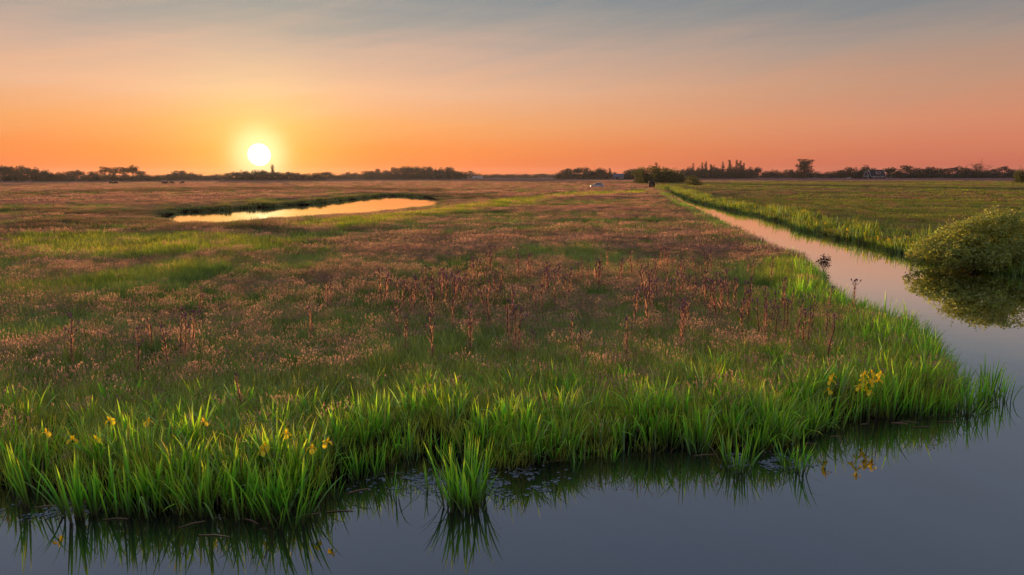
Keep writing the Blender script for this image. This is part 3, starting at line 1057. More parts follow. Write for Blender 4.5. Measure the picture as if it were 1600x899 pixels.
TH_MID, TH_RIGHT, TH_FAR_R = extra(TH_MID, 30), extra(TH_RIGHT, 36), extra(TH_FAR_R, 3)
for q in TH_MID:
    w = 'at the left end' if q[0] < 660 else 'in the tall left group' if q[0] < 720 else 'just left of the middle' if q[0] < 785 else 'in the thin middle'
    thistle(*q, 'brown marsh thistle with purple heads ' + w + ' of the big patch', 'thistles ' + w + ' of the patch')
for q in TH_RIGHT:
    w = 'just right of the middle' if q[0] < 975 else 'in the tall right group' if q[0] < 1055 else 'in the densest right group' if q[0] < 1112 else 'at the right end'
    thistle(*q, 'purplish brown marsh thistle ' + w + ' of the big patch', 'thistles ' + w + ' of the patch')
for q in TH_FAR_R: thistle(*q, 'dark headed marsh thistle standing in the grass close to the right bank', 'thistles close to the right bank')
for q in TH_LEFT: thistle(*q, 'rusty marsh thistle in the small row at the left of the meadow', 'row of thistles in the left meadow')
for q, l in TH_LONE: thistle(*q, l)


# ------------------------------------------------------------------ trees
def crown_cloud(mb, lobes, n, size, fill=0.55, m=0):
    """leaf clusters through the outer part of lumpy lobes"""
    vol = np.array([l[3] * l[4] * l[5] for l in lobes]) ** 0.7
    for l, k in zip(lobes, (n * vol / vol.sum()).astype(int)):
        d = rng.normal(size=(k, 3))
        d /= np.linalg.norm(d, axis=1)[:, None]
        q = (fill + (1.06 - fill) * rng.random(k) ** 0.6)[:, None] * (1 + 0.16 * np.sin(d[:, :1] * 7 + d[:, 1:2] * 5 + l[0]) + 0.12 * np.sin(d[:, 2:3] * 9 + d[:, :1] * 6))
        c = np.array(l[:3]) + d * q * np.array(l[3:6])
        c = c[c[:, 2] > 0.05]
        mb.leaves(c, size * (0.6 + 0.8 * rng.random(len(c))), m)


def tree_meshes(kind, seed):
    """unit-height trunk and crown; x scales with height"""
    rs = random.Random(seed)
    tr, cr = MB(), MB()
    U = rs.uniform
    if kind in ('round', 'airy', 'bushy', 'low'):
        zc, hr, wr = {'round': (.56, .42, .44), 'airy': (.66, .32, .38), 'bushy': (.50, .50, .52), 'low': (.46, .52, .78)}[kind]
        lobes = []
        nl = {'round': 9, 'airy': 8, 'bushy': 10, 'low': 11}[kind]
        for i in range(nl):
            a = i * 2.4 + U(-.4, .4)
            q = wr * U(.35, .75) if i else 0
            z = zc + hr * U(-.55, .6) * (1 - q / wr * .4) + (.08 if not i else 0)
            s = U(.34, .55)
            lobes.append((q * math.cos(a), q * math.sin(a), z, wr * s * 1.05, wr * s * 1.05, hr * s * 1.1))
        crown_cloud(cr, lobes, {'round': 1300, 'airy': 620, 'bushy': 1500, 'low': 1400}[kind], {'round': .075, 'airy': .07, 'bushy': .075, 'low': .085}[kind], .3)
        if kind in ('bushy', 'low', 'round'):
            for i in range(7):
                a = i * .9 + U(-.2, .2)
                crown_cloud(cr, [(wr * .62 * math.cos(a), wr * .62 * math.sin(a), U(.10, .26), wr * .42, wr * .42, .2)], 70, .085, .2)
        top = lobes
        tr.tube([(0, 0, -.03), (.006, 0, .2), (0, .008, zc)], [.032, .024, .014], 6)
        for l in top[1:6]:
            z0 = U(.22, .42)
            tr.tube([(0, 0, z0), (l[0] * .5, l[1] * .5, (z0 + l[2]) * .5 + .03), l[:3]], [.012, .009, .004], 4)
    elif kind == 'spire':
        lobes = [(U(-.02, .02), U(-.02, .02), .18 + .15 * i, .12 - .014 * i + U(-.012, .012), .12 - .014 * i, .13) for i in range(6)]
        crown_cloud(cr, lobes, 520, .05, .2)
        tr.tube([(0, 0, -.03), (0, 0, .5), (0, 0, 1.0)], [.02, .013, .003], 5)
    elif kind == 'column':
        lobes = [(U(-.01, .01), U(-.01, .01), .2 + .14 * i, .085 + U(-.01, .012), .085, .12) for i in range(6)]
        crown_cloud(cr, lobes, 520, .045, .2)
        tr.tube([(0, 0, -.03), (0, 0, .5), (0, 0, .96)], [.02, .013, .003], 5)
    elif kind == 'tall':
        lobes = []
        for i in range(24):
            a, z = i * 2.4, .38 + .54 * ((i * 7) % 24) / 24
            q = U(.08, .26) * (1.15 - 1.4 * abs(z - .62))
            lobes.append((q * math.cos(a), q * math.sin(a), z, U(.10, .15), U(.10, .15), U(.08, .12)))
        crown_cloud(cr, lobes, 1500, .05, .25)
        tr.tube([(0, 0, -.03), (.01, 0, .3), (-.005, .01, .6), (0, 0, .88)], [.024, .018, .012, .004], 6)
        for l in lobes:
            z0 = U(.18, .5)
            tr.tube([(0, 0, z0), (l[0] * .55, l[1] * .55, (z0 + l[2]) * .5), l[:3]], [.010, .007, .003], 4)
    elif kind == 'sparse':                   # fan of fine branches, few leaves
        tips = []
        tr.tube([(0, 0, -.03), (0, 0, .25)], [.03, .024], 6)
        for i in range(16):
            a, sp = i * 2.4, U(.08, .45)
            p0 = Vector((0, 0, U(.18, .3)))
            p2 = Vector((math.cos(a) * sp, math.sin(a) * sp, U(.7, 1.0) - sp * .35))
            p1 = p0.lerp(p2, .5) + Vector((0, 0, .02))
            tr.tube([p0, p1, p2], [.012, .007, .002], 4)
            for k in range(6):
                f = U(.4, .95)
                b = p0.lerp(p2, f)
                e = b + Vector((U(-.12, .12), U(-.12, .12), U(.04, .16)))
                tr.tube([b, e], [.004, .0015], 3)
                tips.append(e)
        c = np.array([list(t) for t in tips])
        c = np.repeat(c, 4, 0) + rng.normal(size=(len(c) * 4, 3)) * .03
        cr.leaves(c, .03)
        crown_cloud(cr, [(0, 0, .22, .3, .3, .2)], 160, .06, .3)
    top = max(v[:, 2].max() for v in cr.v)
    for b in (tr, cr):
        b.v = [v * np.array([1, 1, 1 / top]) for v in b.v]
    return tr.mesh('trunk', [M['bark']]), cr.mesh('crown', [M['crown']])


M['crown'] = foliage_mat('tree_crown', [(0, (0.04, 0.05, 0.03)), (1, (0.055, 0.065, 0.035))], 0.10, None, 0.4, 0.0)
M['willow'] = foliage_mat('willow_crown', [(0, (0.10, 0.12, 0.04)), (1, (0.14, 0.15, 0.05))], 0.4, None, 0.4, 0.0)
KINDS = ['round', 'airy', 'bushy', 'low', 'spire', 'column', 'tall', 'sparse']
TREES = {k: [tree_meshes(k, 50 + 10 * i + j) for j in range(1 if k in ('tall', 'sparse', 'column') else 3)] for i, k in enumerate(KINDS)}
CATN = {'round': 'tree', 'airy': 'tree', 'bushy': 'tree', 'low': 'bush', 'spire': 'tree', 'column': 'poplar', 'tall': 'tree', 'sparse': 'tree'}
NAME = {'round': 'broadleaf_tree', 'airy': 'open_crowned_tree', 'bushy': 'bushy_tree', 'low': 'hedge_bush', 'spire': 'pointed_tree', 'column': 'poplar_tree', 'tall': 'elm_tree', 'sparse': 'bare_tree'}
DESC = {'round': 'rounded dark tree', 'airy': 'open crowned dark tree', 'bushy': 'dense bushy dark tree', 'low': 'low wide dark bush', 'spire': 'narrow pointed dark tree'}


def tree(px, top, dist, kind, where=None, width=None, label=None, group=None, mat=None):
    dist = dist * (1 + random.uniform(-.03, .03))
    x, y, zt = PD(px, top - 2.2, dist)
    g = 0.28
    h = zt - g
    width = width * (1.6 if kind == 'spire' else 1.18) if width else width
    if group is None and where:
        group = {'low': 'bushes ', 'spire': 'pointed trees ', 'round': 'round trees ', 'airy': 'open crowned trees ', 'bushy': 'bushy trees '}[kind] + where
    root = thing(NAME[kind], label or (DESC[kind] + ' ' + where), CATN[kind], (x, y, g), random.random() * 6.28, group)
    sx = h * (1 if width is None else width / FPX * dist / (h * {'round': .84, 'airy': .72, 'bushy': 1.0, 'low': 1.5, 'spire': .26, 'column': .18, 'tall': .6, 'sparse': .9}[kind]))
    root.scale = (sx, sx, h)
    tr, cr = random.choice(TREES[kind])
    link('trunk', tr, root)
    c = link('crown', cr, root)
    if mat:
        c.data = c.data.copy(); c.data.materials[0] = mat
    return root


W_L = 'in the tree line at the far left'
for px, top, k in [(4, 259, 'round'), (14, 261, 'round'), (25, 259.5, 'bushy'), (34, 263, 'bushy'), (48, 264, 'round'), (62, 263, 'round'), (70, 267, 'bushy'), (-14, 260, 'round'), (-30, 262, 'bushy')]:
    tree(px, top, 560, k, W_L, random.uniform(15, 20))
W_L2 = 'between the far left trees and the open row'
for px, top, k in [(80, 271, 'low'), (91, 270, 'bushy'), (103, 269, 'bushy'), (112, 271, 'low'), (121, 267.5, 'airy'), (130, 273, 'low'), (143, 269, 'bushy'), (150, 271, 'low')]:
    tree(px, top, 580, k, W_L2, random.uniform(14, 18))
W_L3 = 'of the row of five tall trees left of the sun'
for px, top in [(162, 261.5), (177, 262.5), (191, 262), (206, 260), (217, 268)]:
    tree(px, top, 570, 'airy', W_L3, 15)
for px, top in [(165, 273), (182, 274), (198, 273), (212, 274), (228, 272.5), (240, 275)]:
    tree(px, top, 590, 'low', 'under and beside the row of five tall trees', 20)
W_M = 'in the low tree line directly left of the sun'
for px, top, k in [(248, 274, 'low'), (262, 273, 'low'), (270, 271, 'bushy'), (281, 268, 'round'), (290, 271.5, 'bushy'), (298, 271, 'round'), (306, 273, 'low'), (320, 275, 'low'), (332, 274, 'low'), (344, 273.5, 'low'), (356, 272, 'bushy')]:
    tree(px, top, 700, k, W_M, random.uniform(13, 18))
W_S = 'in the tree line right under the sun'
for px, top, k in [(369, 270, 'round'), (381, 267, 'bushy'), (391, 267, 'round'), (400, 270, 'bushy'), (410, 267, 'bushy'), (418, 269.5, 'round'), (431, 270, 'round'), (441, 271, 'bushy'), (453, 270, 'round'), (465, 271, 'bushy'), (477, 272, 'low'), (490, 271.5, 'bushy'), (500, 273, 'low')]:
    tree(px, top, 650, k, W_S, random.uniform(14, 18))
tree(425, 258, 640, 'column', label='tall narrow poplar rising above the tree line just right of the sun', width=5)
W_W = 'left of the wood at the middle distance'
for px, top, k in [(509, 270, 'round'), (521, 272.5, 'low'), (533, 273, 'low'), (545, 270, 'bushy'), (556, 271, 'bushy'), (566, 273, 'low')]:
    tree(px, top, 780, k, W_W, random.uniform(13, 17))
W_F = 'of the dense dark wood at the middle distance'
for px, top, k in [(575, 268.5, 'bushy'), (583, 268.5, 'round'), (591, 266, 'spire'), (600, 270, 'bushy'), (609, 267.5, 'bushy'), (620, 262.5, 'bushy'), (629, 262, 'round'), (638, 261, 'bushy'), (648, 262, 'round'), (658, 260.5, 'bushy'), (668, 261.5, 'round'), (678, 263, 'bushy'), (687, 263, 'round'), (696, 262, 'bushy'), (704, 263, 'bushy'), (712, 268, 'round'), (719, 269, 'bushy')]:
    tree(px, top, 800, k, W_F, random.uniform(14, 18))
for px in range(582, 716, 13):
    tree(px, 272, 785, 'low', 'at the foot of the dense dark wood', 20)
W_B = 'in the faint blue tree line right of the dark wood'
for px, top, k in [(727, 270.5, 'spire'), (735, 269.5, 'spire'), (744, 273, 'low'), (757, 274, 'low'), (770, 273.5, 'low'), (783, 274, 'low'), (796, 273.5, 'bushy'), (810, 274.5, 'low'), (824, 274, 'low'), (838, 273.5, 'bushy'), (852, 273, 'low'), (864, 274, 'low')]:
    tree(px, top, 1250, k, W_B, random.uniform(15, 20))
W_C = 'in the tree group beyond the pale car'
for px, top, k in [(877, 266.5, 'bushy'), (892, 264.5, 'round'), (904, 263, 'airy'), (917, 262.5, 'bushy'), (929, 263.5, 'round'), (938, 265, 'round'), (948, 269, 'bushy'), (958, 270, 'bushy'), (977, 270.5, 'bushy'), (986, 267.5, 'round'), (994, 265, 'round')]:
    tree(px, top, 740, k, W_C, random.uniform(15, 19))
for px in (925, 940, 884, 900, 912): tree(px, 272, 725, 'low', 'at the foot of the tree group beyond the pale car', 20)
tree(953, 265, 745, 'spire', label='small pointed tree standing up from the tree group beyond the pale car', width=5)
# willow thicket by the canal end
W_T = 'of the green willow thicket at the end of the canal'
for px, top, k, w in [(1001, 266, 'bushy', 20), (1012, 262, 'bushy', 24), (1027, 260, 'bushy', 24), (1040, 262, 'bushy', 24), (1052, 263, 'bushy', 24), (1062, 266, 'low', 22), (1034, 267, 'low', 26), (1008, 272, 'low', 20), (1050, 272, 'low', 26)]:
    tree(px, top, 345, k, W_T, w, mat=M['willow'])
tree(1026, 255, 420, 'spire', label='tall pointed tree poking up behind the green willow thicket', width=9)
tree(1085, 275.5, 262, 'low', label='single green bush right of the willow thicket by the canal', width=22, mat=M['willow'])
W_P = 'in the tree belt right of the willow thicket'
for px, top, k, w in [(1073, 262, 'round', 14), (1080, 263, 'bushy', 13), (1093, 262, 'bushy', 16), (1108, 260, 'round', 15), (1118, 262.5, 'bushy', 15), (1127, 264, 'bushy', 14), (1138, 264, 'bushy', 15), (1149, 262, 'bushy', 14), (1159, 262, 'bushy', 15), (1170, 262.5, 'round', 14), (1179, 264, 'bushy', 13),
                         (1083, 256.5, 'spire', 6), (1098, 255, 'spire', 6), (1103.5, 254, 'spire', 6), (1111, 259, 'spire', 6), (1130, 253.5, 'spire', 7), (1140.5, 252, 'spire', 7), (1152, 252, 'spire', 7), (1157, 253, 'spire', 6), (1162, 256.5, 'spire', 6)]:
    tree(px, top, 830, k, W_P, w)
for px in range(1075, 1182, 12): tree(px, 270, 815, 'low', 'at the foot of the tree belt right of the thicket', 19)
W_R = 'in the low tree line before the tall lone elm'
for px, top, k, w in [(1184, 263, 'airy', 12), (1195, 269, 'low', 16), (1203, 268.5, 'low', 15), (1210, 266, 'bushy', 12), (1221, 269, 'low', 16), (1234, 266.5, 'round', 13), (1245, 268, 'bushy', 15), (1267, 267, 'bushy', 16), (1279, 269, 'low', 16), (1291, 269.5, 'low', 16), (1301, 268.5, 'low', 15), (1312, 267, 'bushy', 14)]:
    tree(px, top, 860, k, W_R, w)
tree(1258, 249.5, 800, 'tall', label='tallest lone elm with tall loose crown standing above the right tree line', width=23)
tree(1255, 268, 805, 'low', label='low bush at the foot of the tall lone elm', width=22)
W_H = 'beside the farmhouse with white gable edges'
for px, top, k, w in [(1321, 267, 'bushy', 15), (1332, 262.5, 'bushy', 20), (1343, 266, 'bushy', 13), (1391, 263, 'round', 17), (1400, 267, 'low', 14)]:
    tree(px, top, 790, k, W_H, w)
tree(1356, 259.5, 860, 'round', label='big round tree rising behind the farmhouse roof', width=20)
W_E = 'in the tree line at the far right'
for px, top, k, w in [(1408, 265.5, 'low', 14), (1416, 259.5, 'airy', 16), (1426, 265.5, 'bushy', 17), (1439, 263.5, 'bushy', 16), (1447, 265, 'round', 13), (1455, 262, 'round', 15), (1463, 264, 'bushy', 14), (1473, 266, 'airy', 12), (1483, 264, 'airy', 14), (1493, 263, 'airy', 14), (1507, 260, 'bushy', 20), (1519, 263, 'bushy', 16),
                      (1545, 266, 'low', 18), (1558, 265, 'airy', 14), (1571, 261, 'airy', 14), (1585, 266, 'bushy', 18), (1608, 266, 'bushy', 18), (1626, 264, 'round', 18), (1534, 267, 'low', 22)]:
    tree(px, top, 810, k, W_E, w)
for px in range(1412, 1600, 16): tree(px, 270.5, 800, 'low', 'at the foot of the tree line at the far right', 22)
tree(1531, 249.5, 800, 'sparse', label='large fan shaped tree with fine bare branches at the far right', width=31)
tree(1600, 261, 330, 'bushy', label='nearer green tree cut by the right edge of the picture', width=20, mat=M['willow'])

# pale far ridge of trees beyond everything
def ridge():
    mb = MB()
    a = np.linspace(R(-45), R(45), 1500)
    c = []
    for an in a:
        h = 8 + 2.5 * math.sin(an * 31) + 2 * math.sin(an * 83 + 1)
        for j in range(5):
            d = 2300 + random.uniform(-60, 60)
            c.append((math.sin(an) * d, math.cos(an) * d, random.uniform(0, h)))
    mb.leaves(c, 5.0)
    tag(link('far_wood', mb.mesh('far_wood', [M['crown']])), 'hazy band of distant woodland along the whole horizon', 'wood', kind='stuff')


ridge()


# ------------------------------------------------------------------ big bush on the right bank
M['bush_leaf'] = foliage_mat('dogwood_leaf', [(0, (0.28, 0.33, 0.07)), (1, (0.38, 0.41, 0.085))], 0.45, None, 0.4, 0.04)
M['bush_flower'] = foliage_mat('dogwood_flower', [(0, (0.44, 0.42, 0.12)), (1, (0.54, 0.48, 0.15))], 0.4, None, 0.25, 0.0)


def big_bush(px, py, width, height, label, n=1500):
    x, y = P(px, py, 0.15)
    y += 1.2
    root = thing('round_bush', label, 'bush', (x, y, 0.12))
    lf, fl, tr = MB(), MB(), MB()
    lobes = []
    for i in range(34):
        a = i * 2.39996
        q = math.sqrt((i + .5) / 34)
        rx = width / 2
        zt = height * math.sqrt(max(0.08, 1 - q ** 2.2)) * random.uniform(.72, 1.08)
        s = random.uniform(.36, .74)
        lobes.append((math.cos(a) * q * (rx - .45), math.sin(a) * q * 1.9, max(.5, zt - s * .9), s * 1.15, s, s * .85))
        if q > .5:
            lobes.append((math.cos(a) * q * (rx - .4), math.sin(a) * q * 2.0, random.uniform(.35, .9), s, s * .9, s * .7))
    for l in lobes:
        d = rng.normal(size=(90, 3)); d /= np.linalg.norm(d, axis=1)[:, None]
        tips = np.array(l[:3]) + d * np.array(l[3:6]) * (0.72 + 0.4 * rng.random((90, 1)))
        tips = tips[tips[:, 2] > 0.05]
        c = np.repeat(tips, 7, 0) + rng.normal(size=(len(tips) * 7, 3)) * 0.075
        lf.leaves(c, 0.125 * (0.7 + 0.6 * rng.random(len(c))), asp=.55, flat=.3, r=np.repeat(rng.random(len(tips)), 7))
        out = tips[(d[:len(tips), 2] > -.2)]
        out = out[rng.random(len(out)) < .36]
        if len(out):
            c = np.repeat(out, 5, 0) + rng.normal(size=(len(out) * 5, 3)) * np.array([.05, .05, .02])
            fl.leaves(c, 0.085, asp=.9, flat=.0)
    for k in range(70):                      # stray shoots beyond the outline
        l = random.choice(lobes)
        d = Vector((random.gauss(0, 1), random.gauss(0, 1), abs(random.gauss(.6, .7)))).normalized()
        p0 = Vector(l[:3]) + Vector((d.x * l[3], d.y * l[4], d.z * l[5])) * .8
        p1 = p0 + d * random.uniform(.3, .6) + Vector((0, 0, .1))
        if p1.z < .2: continue
        tr.tube([p0, p1], [.008, .003], 3)
        c = np.array([list(p0.lerp(p1, f)) for f in np.linspace(.2, 1, 12)]) + rng.normal(size=(12, 3)) * .05
        lf.leaves(c, 0.1, asp=.5)
    for l in lobes[::2]:
        tr.tube([(random.uniform(-.5, .5), random.uniform(-.4, .4), -.3), (l[0] * .5, l[1] * .5, l[2] * .6), l[:3]], [.03, .02, .008], 5)
    link('branches', tr.mesh('branches', [M['bark']]), root)
    tag(link('foliage', lf.mesh('foliage', [M['bush_leaf']]), root), kind='stuff')
    tag(link('blossom', fl.mesh('blossom', [M['bush_flower']]), root), kind='stuff')


big_bush(1572, 421, 6.3, 2.5, 'big round bush with pale yellowish tips overhanging the canal at the right')


def small_shrub(px, py, r, h, label, z=0.3):
    x, y = P(px, py, z)
    root = thing('small_shrub', label, 'shrub', (x, y, z - .1))
    lf, tr = MB(), MB()
    crown_cloud(lf, [(0, 0, h * .6, r, r, h * .4), (r * .4, 0, h * .45, r * .7, r * .7, h * .35), (-r * .4, .1, h * .5, r * .7, r * .7, h * .35)], 420, .07, .2)
    for k in range(6):
        a = k * 1.05
        tr.tube([(0, 0, -.1), (math.cos(a) * r * .5, math.sin(a) * r * .5, h * .7)], [.01, .004], 4)
    link('stems', tr.mesh('stems', [M['bark']]), root)
    tag(link('foliage', lf.mesh('foliage', [M['crown']]), root), kind='stuff')


small_shrub(1287, 420, .28, .75, 'small dark leafy plant leaning over the left edge of the canal', 0.1)


# ------------------------------------------------------------------ farm buildings
M['slate'] = plain_mat('dark_roof', (0.03, 0.032, 0.04), 0.9, noise=.25, nscale=.8, spec=.1)
M['white_paint'] = plain_mat('white_paint', (0.50, 0.50, 0.51), 0.85, spec=.1)
M['dark_wall'] = plain_mat('dark_wall', (0.06, 0.05, 0.05), 0.8, noise=.3, nscale=1.0)
M['brick'] = plain_mat('brick_wall', (0.16, 0.09, 0.07), 0.85, noise=.25, nscale=2.0)
M['glass'] = plain_mat('window_glass', (0.03, 0.035, 0.045), 0.08, spec=.8)
M['pale_sheet'] = plain_mat('pale_sheeting', (0.34, 0.33, 0.34), 0.45, noise=.1, nscale=.5)


def gable(mb, x0, x1, y0, y1, ze, zr, th=0.25, ov=0.5):
    """two roof slabs, ridge along x, eaves at y0 and y1"""
    ym = (y0 + y1) / 2
    for ya in (y0 - ov, y1 + ov):
        zz = ze - ov * (zr - ze) / (ym - y0)
        v = [(x0 - ov, ya, zz), (x1 + ov, ya, zz), (x1 + ov, ym, zr), (x0 - ov, ym, zr)]
        v += [(a, b, c + th) for a, b, c in v]
        f = [(0, 1, 2, 3), (7, 6, 5, 4), (0, 4, 5, 1), (1, 5, 6, 2), (2, 6, 7, 3), (3, 7, 4, 0)]
        mb.add(v, f)


def gable_wall(mb, x0, x1, y0, y1, ze, zr):
    ym = (y0 + y1) / 2
    v = []
    for x in (x0, x1):
        v += [(x, y0, -.3), (x, y1, -.3), (x, y1, ze), (x, ym, zr - .05), (x, y0, ze)]
    mb.add(v, [(0, 1, 2, 3, 4), (9, 8, 7, 6, 5), (0, 4, 9, 5), (1, 6, 7, 2), (0, 5, 6, 1)])


def bargeboards(root, x, y0, y1, ze, zr, ov=.5, w=.42):
    ym = (y0 + y1) / 2
    for ya in (y0 - ov, y1 + ov):
        zz = ze - ov * (zr - ze) / (ym - y0)
        m = MB()
        v = [(x - .14, ya, zz), (x + .14, ya, zz), (x + .14, ym, zr), (x - .14, ym, zr)]
        v = [(a, b, c - .12) for a, b, c in v] + [(a, b, c + w) for a, b, c in v]
        m.add(v, [(0, 1, 2, 3), (7, 6, 5, 4), (0, 4, 5, 1), (1, 5, 6, 2), (2, 6, 7, 3), (3, 7, 4, 0)])
        link('bargeboard', m.mesh('bargeboard', [M['white_paint']]), root)


def window(root, x, y, z, w, h, nx=2, proud=.12):
    fr = MB()
    t = .22
    fr.box(x - w / 2 - t, x + w / 2 + t, y - proud, y, z - t, z); fr.box(x - w / 2 - t, x + w / 2 + t, y - proud, y, z + h, z + h + t)
    fr.box(x - w / 2 - t, x - w / 2, y - proud, y, z, z + h); fr.box(x + w / 2, x + w / 2 + t, y - proud, y, z, z + h)
    for i in range(1, nx):
        fr.box(x - w / 2 + i * w / nx - .08, x - w / 2 + i * w / nx + .08, y - proud * .9, y, z, z + h)
    o = link('window', fr.mesh('window', [M['white_paint']]), root)
    g = MB(); g.box(x - w / 2, x + w / 2, y - proud * .5, y - .01, z, z + h)
    link('pane', g.mesh('pane', [M['glass']]), o)
    return o


def farmhouse():
    D = 770
    x0, y, _ = PD(1341, 279, D)
    xm = PD(1361, 279, D)[0]; x1 = PD(1383, 279, D)[0]
    u = D / FPX
    cx = (x0 + x1) / 2
    root = thing('farmhouse', 'dark roofed farmhouse with white gable edges and a dormer in the right tree line', 'farmhouse', (cx, D, .3))
    a0, am, a1 = x0 - cx, xm - cx, x1 - cx
    ze, zr = 2.6, 9.6
    w = MB(); gable_wall(w, am, a1, 0, 11, ze, zr); link('wall', w.mesh('wall', [M['dark_wall']]), root)
    rf = MB(); gable(rf, am, a1, 0, 11, ze, zr, ov=.3); ro = link('roof', rf.mesh('roof', [M['slate']]), root)
    bargeboards(root, am - .5, 0, 11, ze, zr, .32); bargeboards(root, a1 + .5, 0, 11, ze, zr, .32)
    ch = MB(); ch.box(am + 2.2, am + 3.4, 5, 6.2, zr - 1, zr + 1.9); link('chimney', ch.mesh('chimney', [M['brick']]), ro)
    dm = MB(); dm.box(am + 6.2, am + 10.8, .9, 4.2, 5.1, 7.7); dro = link('dormer', dm.mesh('dormer', [M['white_paint']]), root)
    dr = MB(); dr.box(am + 5.9, am + 11.1, .6, 4.4, 7.7, 7.95); link('dormer_roof', dr.mesh('dormer_roof', [M['slate']]), dro)
    g = MB(); g.box(am + 6.8, am + 8.4, .84, .9, 5.6, 7.2); g.box(am + 8.7, am + 10.2, .84, .9, 5.6, 7.2); link('pane', g.mesh('pane', [M['glass']]), dro)
    gt = MB(); gt.box(am, a1, -.52, -.34, ze - .5, ze - .1); link('gutter', gt.mesh('gutter', [M['white_paint']]), root)
    for fx in (.25, .5, .78): window(root, am + fx * (a1 - am), -.02, .8, 1.3, 1.2)
    # lower left wing with a projecting white porch gable
    w = MB(); gable_wall(w, a0, am - .9, 1.5, 10, 2.5, 7.4); link('wing_wall', w.mesh('wing_wall', [M['dark_wall']]), root)
    rf = MB(); gable(rf, a0, am - .9, 1.5, 10, 2.5, 7.4, ov=.25); link('wing_roof', rf.mesh('wing_roof', [M['slate']]), root)
    bargeboards(root, a0 - .45, 1.5, 10, 2.5, 7.4, .27)
    # crosswise gable in the middle of the wing: two sloped boards and two posts
    mx = a0 + .56 * (am - a0)
    pg = MB(); v = [(mx - 3.2, -.4, 2.6), (mx + 3.2, -.4, 2.6), (mx, -.4, 8.6), (mx - 3.2, 6, 2.6), (mx + 3.2, 6, 2.6), (mx, 6, 8.6)]
    pg.add(v, [(0, 1, 2), (3, 5, 4), (0, 3, 4, 1), (1, 4, 5, 2), (2, 5, 3, 0)]); link('cross_gable', pg.mesh('cross_gable', [M['slate']]), root)
    for sgn in (-1, 1):
        m = MB(); vv = [(mx + sgn * 3.4, -.62, 2.4), (mx + sgn * 2.8, -.62, 2.4), (mx, -.62, 8.2), (mx, -.62, 9.1)]
        vv += [(a, b + .18, c) for a, b, c in vv]
        m.add(vv, [(0, 1, 2, 3), (7, 6, 5, 4), (0, 4, 5, 1), (1, 5, 6, 2), (2, 6, 7, 3), (3, 7, 4, 0)])
        link('bargeboard', m.mesh('bargeboard', [M['white_paint']]), root)
        p = MB(); p.box(mx + sgn * 3 - .2, mx + sgn * 3 + .2, -.6, -.2, -.3, 2.6); link('porch_post', p.mesh('porch_post', [M['white_paint']]), root)
    b = MB(); b.box(mx - 3, mx + 3, -.55, -.45, 2.3, 3.1); link('porch_beam', b.mesh('porch_beam', [M['white_paint']]), root)


farmhouse()


def barn(px0, px1, top, base_d, roofm, wallm, name, label, cat, ze_f=.45):
    x0, y, zt = PD(px0, top, base_d); x1 = PD(px1, top, base_d)[0]
    cx = (x0 + x1) / 2
    root = thing(name, label, cat, (cx, base_d, .3))
    h = zt - .3; a0, a1 = x0 - cx, x1 - cx
    w = MB(); gable_wall(w, a0, a1, 0, h * 2, h * ze_f, h); link('wall', w.mesh('wall', [wallm]), root)
    r = MB(); gable(r, a0, a1, 0, h * 2, h * ze_f, h - .25, ov=.4); link('roof', r.mesh('roof', [roofm]), root)
    d = MB(); d.box(a0 + (a1 - a0) * .3, a0 + (a1 - a0) * .45, -.08, -.02, -.2, h * ze_f * .8); link('door', d.mesh('door', [M['dark_wall']]), root)
    for f in (.12, .62, .84): window(root, a0 + (a1 - a0) * f, -.02, h * ze_f * .35, 1.6, h * ze_f * .35)
    return root


M['blue_roof'] = plain_mat('blue_grey_roof', (0.12, 0.135, 0.17), 0.85, noise=.15, spec=.1)
barn(959, 975, 271.8, 700, M['blue_roof'], M['dark_wall'], 'barn', 'low blue grey roofed barn among the trees right of the pale car', 'barn')
barn(738, 754, 276.0, 1150, M['pale_sheet'], M['pale_sheet'], 'greenhouse', 'long pale low building just right of the dark wood', 'building')


# ------------------------------------------------------------------ vehicles
M['car_white'] = plain_mat('white_car_paint', (0.66, 0.67, 0.70), 0.5, spec=.2)
M['car_dark'] = plain_mat('dark_car_paint', (0.02, 0.022, 0.03), 0.2, spec=.6)
M['van_dark'] = plain_mat('dark_van_paint', (0.02, 0.022, 0.03), 0.55, spec=.3)
M['rubber'] = plain_mat('tyre_rubber', (0.02, 0.02, 0.02), 0.9)
M['rim'] = plain_mat('wheel_rim', (0.45, 0.45, 0.47), 0.35, 0.8)
M['red_lamp'] = plain_mat('red_lamp_glass', (0.35, 0.02, 0.02), 0.2)
M['plate'] = plain_mat('plate_yellow', (0.7, 0.55, 0.15), 0.5)


def loft(mb, prof, hw, m=0):
    """closed side outline extruded across the car, upper part tucked in"""
    n = len(prof)
    V = []
    for sgn in (-1, 1):
        for x, z, k in prof:
            V.append((x, sgn * hw * k, z))
    F = [tuple(range(n)), tuple(reversed(range(n, 2 * n)))] + [(i, i + n, (i + 1) % n + n, (i + 1) % n) for i in range(n)]
    mb.add(V, F, m=m)


